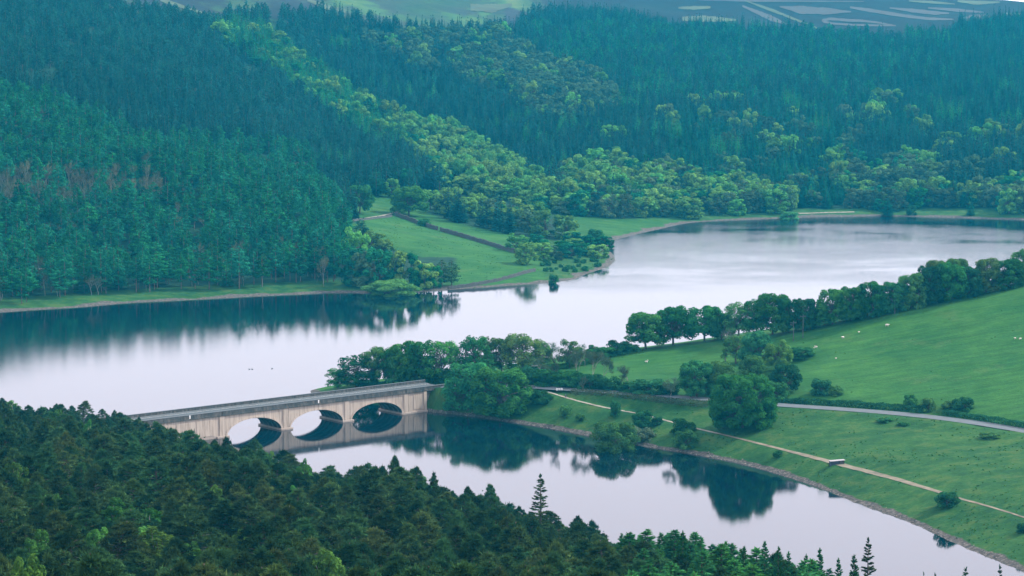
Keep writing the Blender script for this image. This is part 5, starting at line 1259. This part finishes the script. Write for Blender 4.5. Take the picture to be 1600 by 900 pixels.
# tree tops that stand out above the wood
def spire(kind, name, px, top, wpx_, y, label):
    x = (px - 800) / FPX * y; z = float(ground(x, y)); d = ray(px, top); zt = EYE + d[2] * y / d[1]
    plant(kind, name, x * 1.0, y, z - 0.2, max(4.0, zt - z), wpx_ * y / FPX, label, 'tree')
spire('open_fir', 'spruce_tree', 845, 738, 38, 480, 'slender open spruce standing above the near pines against the water')
spire('open_fir', 'spruce_tree', 1367, 836, 36, 395, 'open dark spruce at the right end of the near wood')
spire('near_fir', 'fir_tree', 1345, 862, 34, 398, 'green fir just left of the open dark spruce')
spire('open_fir', 'spruce_tree', 1523, 882, 34, 380, 'spruce tip poking up at the bottom right edge')
spire('open_fir', 'spruce_tree', 1456, 890, 20, 380, 'left of two tiny spruce tips at the bottom border')
spire('open_fir', 'spruce_tree', 1474, 891, 20, 378, 'right of two tiny spruce tips at the bottom border')
spire('open_fir', 'spruce_tree', 1577, 878, 26, 385, 'spruce tip in front of the shore at the bottom right corner')
for i, (a, t, w) in enumerate([(614, 704, 38), (644, 724, 36), (676, 732, 28), (725, 755, 24), (765, 750, 34)]):
    spire('near_pine', 'pine_tree', a, t, w, 505, ORD[i] + ' from the left of the pine tops jutting above the wood edge')
for i, (a, t, w) in enumerate([(1072, 826, 40), (1100, 834, 36), (1140, 842, 38), (1170, 850, 32), (1202, 842, 34), (1224, 850, 30), (1240, 858, 30), (1268, 862, 30), (1290, 852, 32), (1320, 868, 28)]):
    spire('near_fir', 'fir_tree', a, t, w, 400, ORD[i] + ' from the left of the fir tops jutting above the lower right wood edge')

# ------------------------------------------------------------------ small things
def loft(b, rings, sides=8, mat=0):
    """closed tapering body through (x, y, z, half width, half height) rings along x"""
    V = []; n = len(rings)
    for x, y, z, a, c in rings:
        for k in range(sides):
            t = 2 * math.pi * k / sides; V.append((x, y + a * math.cos(t), z + c * math.sin(t)))
    F = [(i * sides + k, i * sides + (k + 1) % sides, (i + 1) * sides + (k + 1) % sides, (i + 1) * sides + k) for i in range(n - 1) for k in range(sides)]
    F += [tuple(range(sides))[::-1], tuple(range((n - 1) * sides, n * sides))]
    b.add(V, F, mat)
M['fleece'] = plain('fleece', (0.60, 0.57, 0.52), 0.95, 0.12, 6.0)
M['feathers'] = plain('feathers', (0.05, 0.045, 0.04), 0.8, 0.3, 6.0)
def sheep(px, py, label, s=1.0):
    p = headland(px, py); b = MB()
    loft(b, [(-0.62, 0, 0.66, 0.05, 0.06), (-0.55, 0, 0.68, 0.22, 0.24), (-0.25, 0, 0.68, 0.32, 0.33), (0.15, 0, 0.69, 0.31, 0.32), (0.45, 0, 0.72, 0.22, 0.24), (0.60, 0, 0.80, 0.13, 0.15), (0.72, 0, 0.86, 0.10, 0.12), (0.88, 0, 0.78, 0.07, 0.08), (0.95, 0, 0.75, 0.03, 0.04)], 10)
    for x, y in ((-0.42, -0.15), (-0.42, 0.15), (0.32, -0.15), (0.32, 0.15)): b.tube([(x, y, 0.6), (x + 0.02, y, 0.3), (x, y, 0.0)], [0.09, 0.055, 0.045], 6)
    for y in (-0.13, 0.13): b.add([(0.66, y * 0.7, 0.93), (0.60, y * 1.6, 0.95), (0.70, y * 1.5, 0.90)], [(0, 1, 2)])
    o = b.build('sheep', 'fleece', None, True); o.location = (p[0], p[1], p[2]); o.rotation_euler = (0, 0, float(rng.uniform(-0.6, 0.6)) + (math.pi if rng.random() < 0.5 else 0)); o.scale = (s * 0.66,) * 3; tag(o, label, 'sheep', 'sheep grazing in the hill field')
for px, py, lab, s in [(1317, 529, 'white sheep left of the middle utility pole line, nearer the twin poles', 1.2), (1342, 520, 'small white sheep between the other two upper sheep', 0.8), (1386, 510.5, 'large white sheep below the single pole on the crest', 1.5), (1275, 544, 'white sheep beside the low dark field bush', 1.2), (1272, 544.5, 'lamb touching the sheep by the dark field bush', 0.6),
    (1586, 530, 'left of two small sheep at the right border', 0.9), (1594, 531, 'right of two small sheep at the right border', 1.0), (1306, 561, 'tiny grey sheep lowest in the hill field', 0.7), (1010, 567, 'white sheep alone in the left corner of the hill field', 1.1), (1012, 564, 'lamb next to the sheep in the left field corner', 0.6)]:
    sheep(px, py, lab, s)
def pole(px, base, top, label, arm=2.2):
    p = headland(px, base); h = (base - top) * p[1] / FPX
    e = empty('utility_pole', p, 0.25)
    b = MB(); b.tube([(0, 0, -0.6), (0, 0, h * 0.5), (0, 0, h)], [0.17, 0.15, 0.12], 8); b.build('post', 'timber', e)
    b = MB(); b.box((-arm / 2, -0.08, h - 0.55), (arm / 2, 0.08, h - 0.37)); b.build('crossarm', 'timber', e)
    for x in (-0.9, 0, 0.9):
        b = MB(); b.tube([(x * arm / 2, 0, h - 0.37 if x else h), (x * arm / 2, 0, h - 0.12 if x else h + 0.25)], [0.06, 0.045], 6); b.build('insulator', 'coping', e)
    tag(e, label, 'pole')
pole(1239.5, 533, 502, 'shorter left pole of the twin utility poles in the hill field')
pole(1254.5, 528.5, 492, 'taller right pole of the twin utility poles in the hill field')
pole(1398, 491, 459, 'single utility pole with crossarm before the crest trees')
pole(1549, 453, 424, 'faint utility pole farthest right along the crest', 1.8)
# notice board, marker and culvert by the footpath
p = headland(874, 613); e = empty('notice_board', p, 0.05)
for x in (-1.0, 1.0):
    b = MB(); b.box((x - 0.05, -0.05, -0.3), (x + 0.05, 0.05, 1.45)); b.build('post', 'timber', e)
for x in (-0.78, 0, 0.78):
    b = MB(); b.box((x - 0.34, -0.09, 0.60), (x + 0.34, -0.052, 1.42)); b.build('panel', 'white_paint', e)
tag(e, 'white three panel notice board on posts below the lane', 'sign')
p = headland(884, 622); e = empty('marker_post', p, 0.1)
b = MB(); b.tube([(0, 0, -0.3), (0, 0, 0.55)], [0.05, 0.05], 6); b.build('post', 'timber', e)
b = MB(); b.box((-0.24, -0.08, 0.45), (0.24, 0.08, 1.25)); b.build('panel', 'coping', e)
tag(e, 'small pale box sign standing above the footpath', 'sign')
M['slab'] = plain('slab', (0.30, 0.295, 0.31), 0.7, 0.12, 1.5); M['dark_boards'] = plain('dark_boards', (0.035, 0.045, 0.065), 0.8, 0.25, 2.0)
p = headland(1307, 725.5); e = empty('low_shelter', p, 0.22)
b = MB(); b.box((-2.0, -0.7, -1.0), (0.6, 0.7, 0.95)); b.build('wall', 'dark_boards', e)
b = MB(); b.add([(-2.15, -0.9, 0.98), (2.4, -0.8, 1.18), (2.4, 0.9, 1.18), (-2.15, 0.95, 0.98), (-2.15, -0.9, 1.10), (2.4, -0.8, 1.30), (2.4, 0.9, 1.30), (-2.15, 0.95, 1.10)], [(0, 3, 2, 1), (4, 5, 6, 7), (0, 1, 5, 4), (1, 2, 6, 5), (2, 3, 7, 6), (3, 0, 4, 7)]); b.build('slab_top', 'slab', e)
b = MB(); b.box((0.8, -0.6, -1.0), (2.2, 0.6, 1.05)); b.build('end_block', 'dark_stone', e)
tag(e, 'low dark box with pale flat slab top beside the worn path', 'structure')
def lane_edge_lump(px, py, s, label, mat):  # rounded lump standing in for a small unidentified object
    p = headland(px, py); r = np.random.default_rng(int(px)); b = MB()
    loft(b, [(-s, 0, 0.2 * s, 0.2 * s, 0.15 * s), (-0.6 * s, 0, 0.4 * s, 0.6 * s, 0.45 * s), (0.1 * s, 0.05, 0.5 * s, 0.7 * s, 0.6 * s), (0.7 * s, 0, 0.35 * s, 0.5 * s, 0.4 * s), (s, 0, 0.2 * s, 0.15 * s, 0.15 * s)], 7)
    o = b.build('lane_edge_lump', mat); o.location = p - np.array([0, 0, 0.1 * s]); o.rotation_euler = (0, 0, r.uniform(0, 3)); tag(o, label, 'stone')
lane_edge_lump(834, 606.5, 0.9, 'dark unidentified object at the lane edge by the top of the footpath', 'dark_stone')
lane_edge_lump(838, 607, 0.5, 'pale unidentified object next to the dark one at the lane edge', 'slab')
def duck(px, py, label):
    p = at_height(px, py, 0.0); b = MB()
    loft(b, [(-0.42, 0, 0.16, 0.02, 0.02), (-0.3, 0, 0.12, 0.12, 0.10), (-0.05, 0, 0.10, 0.18, 0.15), (0.18, 0, 0.14, 0.12, 0.14), (0.26, 0, 0.26, 0.06, 0.08), (0.30, 0, 0.38, 0.07, 0.08), (0.40, 0, 0.37, 0.04, 0.04), (0.50, 0, 0.35, 0.025, 0.012)], 8)
    o = b.build('duck', 'feathers', None, True); o.location = (p[0], p[1], 0.0); o.rotation_euler = (0, 0, math.pi); o.scale = (0.85, 0.85, 0.85); tag(o, label, 'bird', 'ducks on the water')
duck(389.5, 577, 'leading duck of the three swimming beyond the bridge'); duck(394, 577, 'duck close behind the leading one on the water'); duck(425, 576, 'last duck trailing behind on the water beyond the bridge')
# shore stones
M['pale_stone'] = plain('pale_stone', (0.20, 0.19, 0.17), 0.95, 0.3, 2.0)
r3 = np.random.default_rng(5); sv = MB()
for line, n_, spread in ((pen_shore, 420, 1.6), (far_shore, 420, 2.5)):
    L = densify(line, 1.0); k = r3.integers(0, len(L), n_)
    for i in k:
        q = L[i] + r3.normal(size=2) * spread * 0.5; z = float(ground(q[0], q[1]))
        if z < -0.1 or z > 1.3: continue
        s = r3.uniform(0.10, 0.28); v = r3.normal(size=(6, 3)) * 0.15 + np.array([(1, 0, 0), (-1, 0, 0), (0, 1, 0), (0, -1, 0), (0, 0, 0.7), (0, 0, -0.5)])
        sv.add(v * s + np.array([q[0], q[1], z]), [(0, 2, 4), (2, 1, 4), (1, 3, 4), (3, 0, 4), (2, 0, 5), (1, 2, 5), (3, 1, 5), (0, 3, 5)])
tag(sv.build('shore_stones', 'pale_stone'), 'scattered pale stones along the water line', 'stones', kind='stuff')

# rough grass: rushes and pale tussocks on the banks and pastures
tx = rng.uniform(-60, 210, 60000); ty = rng.uniform(600, 960, 60000); tz = ground(tx, ty); qx, qy = project(tx, ty, tz)
okp = inside(PENINSULA, tx, ty) & (tz > 0.6) & (qx > -20) & (qx < 1620) & (qy < 920) & (dist_line(road_line[:, :2], tx, ty) > 4.2) & (dist_line(path_line[:, :2], tx, ty) > 1.8)
low = ty < np.interp(tx, road_line[:, 0], road_line[:, 1])
dn = value_noise(tx, ty, 11, 61) + 0.7 * value_noise(tx, ty, 4, 62)
okp &= rng.random(len(tx)) < np.where(low, np.clip(0.10 + 0.7 * dn, 0.01, 1), np.clip(0.10 * (dn - 0.1), 0.004, 1))
fx = rng.uniform(-90, 60, 30000); fy = rng.uniform(1190, 1480, 30000); fz = ground(fx, fy); gx, gy = project(fx, fy, fz)
okf = (inside(FIELD_FAR, gx, gy) | inside(MEADOW, gx, gy) | inside(GLADE, gx, gy)) & (rng.random(len(fx)) < np.clip(0.03 + 0.5 * value_noise(fx, fy, 9, 63), 0.008, 1))
X = np.concatenate([tx[okp], fx[okf]]); Y = np.concatenate([ty[okp], fy[okf]]); Z = ground(X, Y); sz = rng.uniform(0.22, 0.55, len(X)); pale = rng.random(len(X)) < np.clip(0.4 + 1.2 * value_noise(X, Y, 14, 64), 0.1, 0.9)
mk = lambda m: np.stack([X[m], Y[m], Z[m] - 0.05, sz[m] * 0.9, sz[m] * 1.5], -1)
mass('grass_tussocks', {'rush': mk(~pale), 'pale_grass': mk(pale)}, 'rough grass and rushes on the banks and pastures', 'grass')

# ------------------------------------------------------------------ haze
hb = MB(); hb.box((-2980, -290, -9.0), (2980, 3600, 182.0))
hm = bpy.data.materials.new('haze'); n, l = nodes_of(hm); out = n.new('ShaderNodeOutputMaterial'); pv = n.new('ShaderNodeVolumePrincipled')
pv.inputs['Color'].default_value = (0.02, 0.58, 0.95, 1); pv.inputs['Density'].default_value = 0.000075; pv.inputs['Anisotropy'].default_value = 0.2
l.new(pv.outputs[0], out.inputs['Volume'])
hz_o = hb.build('haze', hm); tag(hz_o, 'thin blue haze in the valley air', 'haze', kind='stuff')
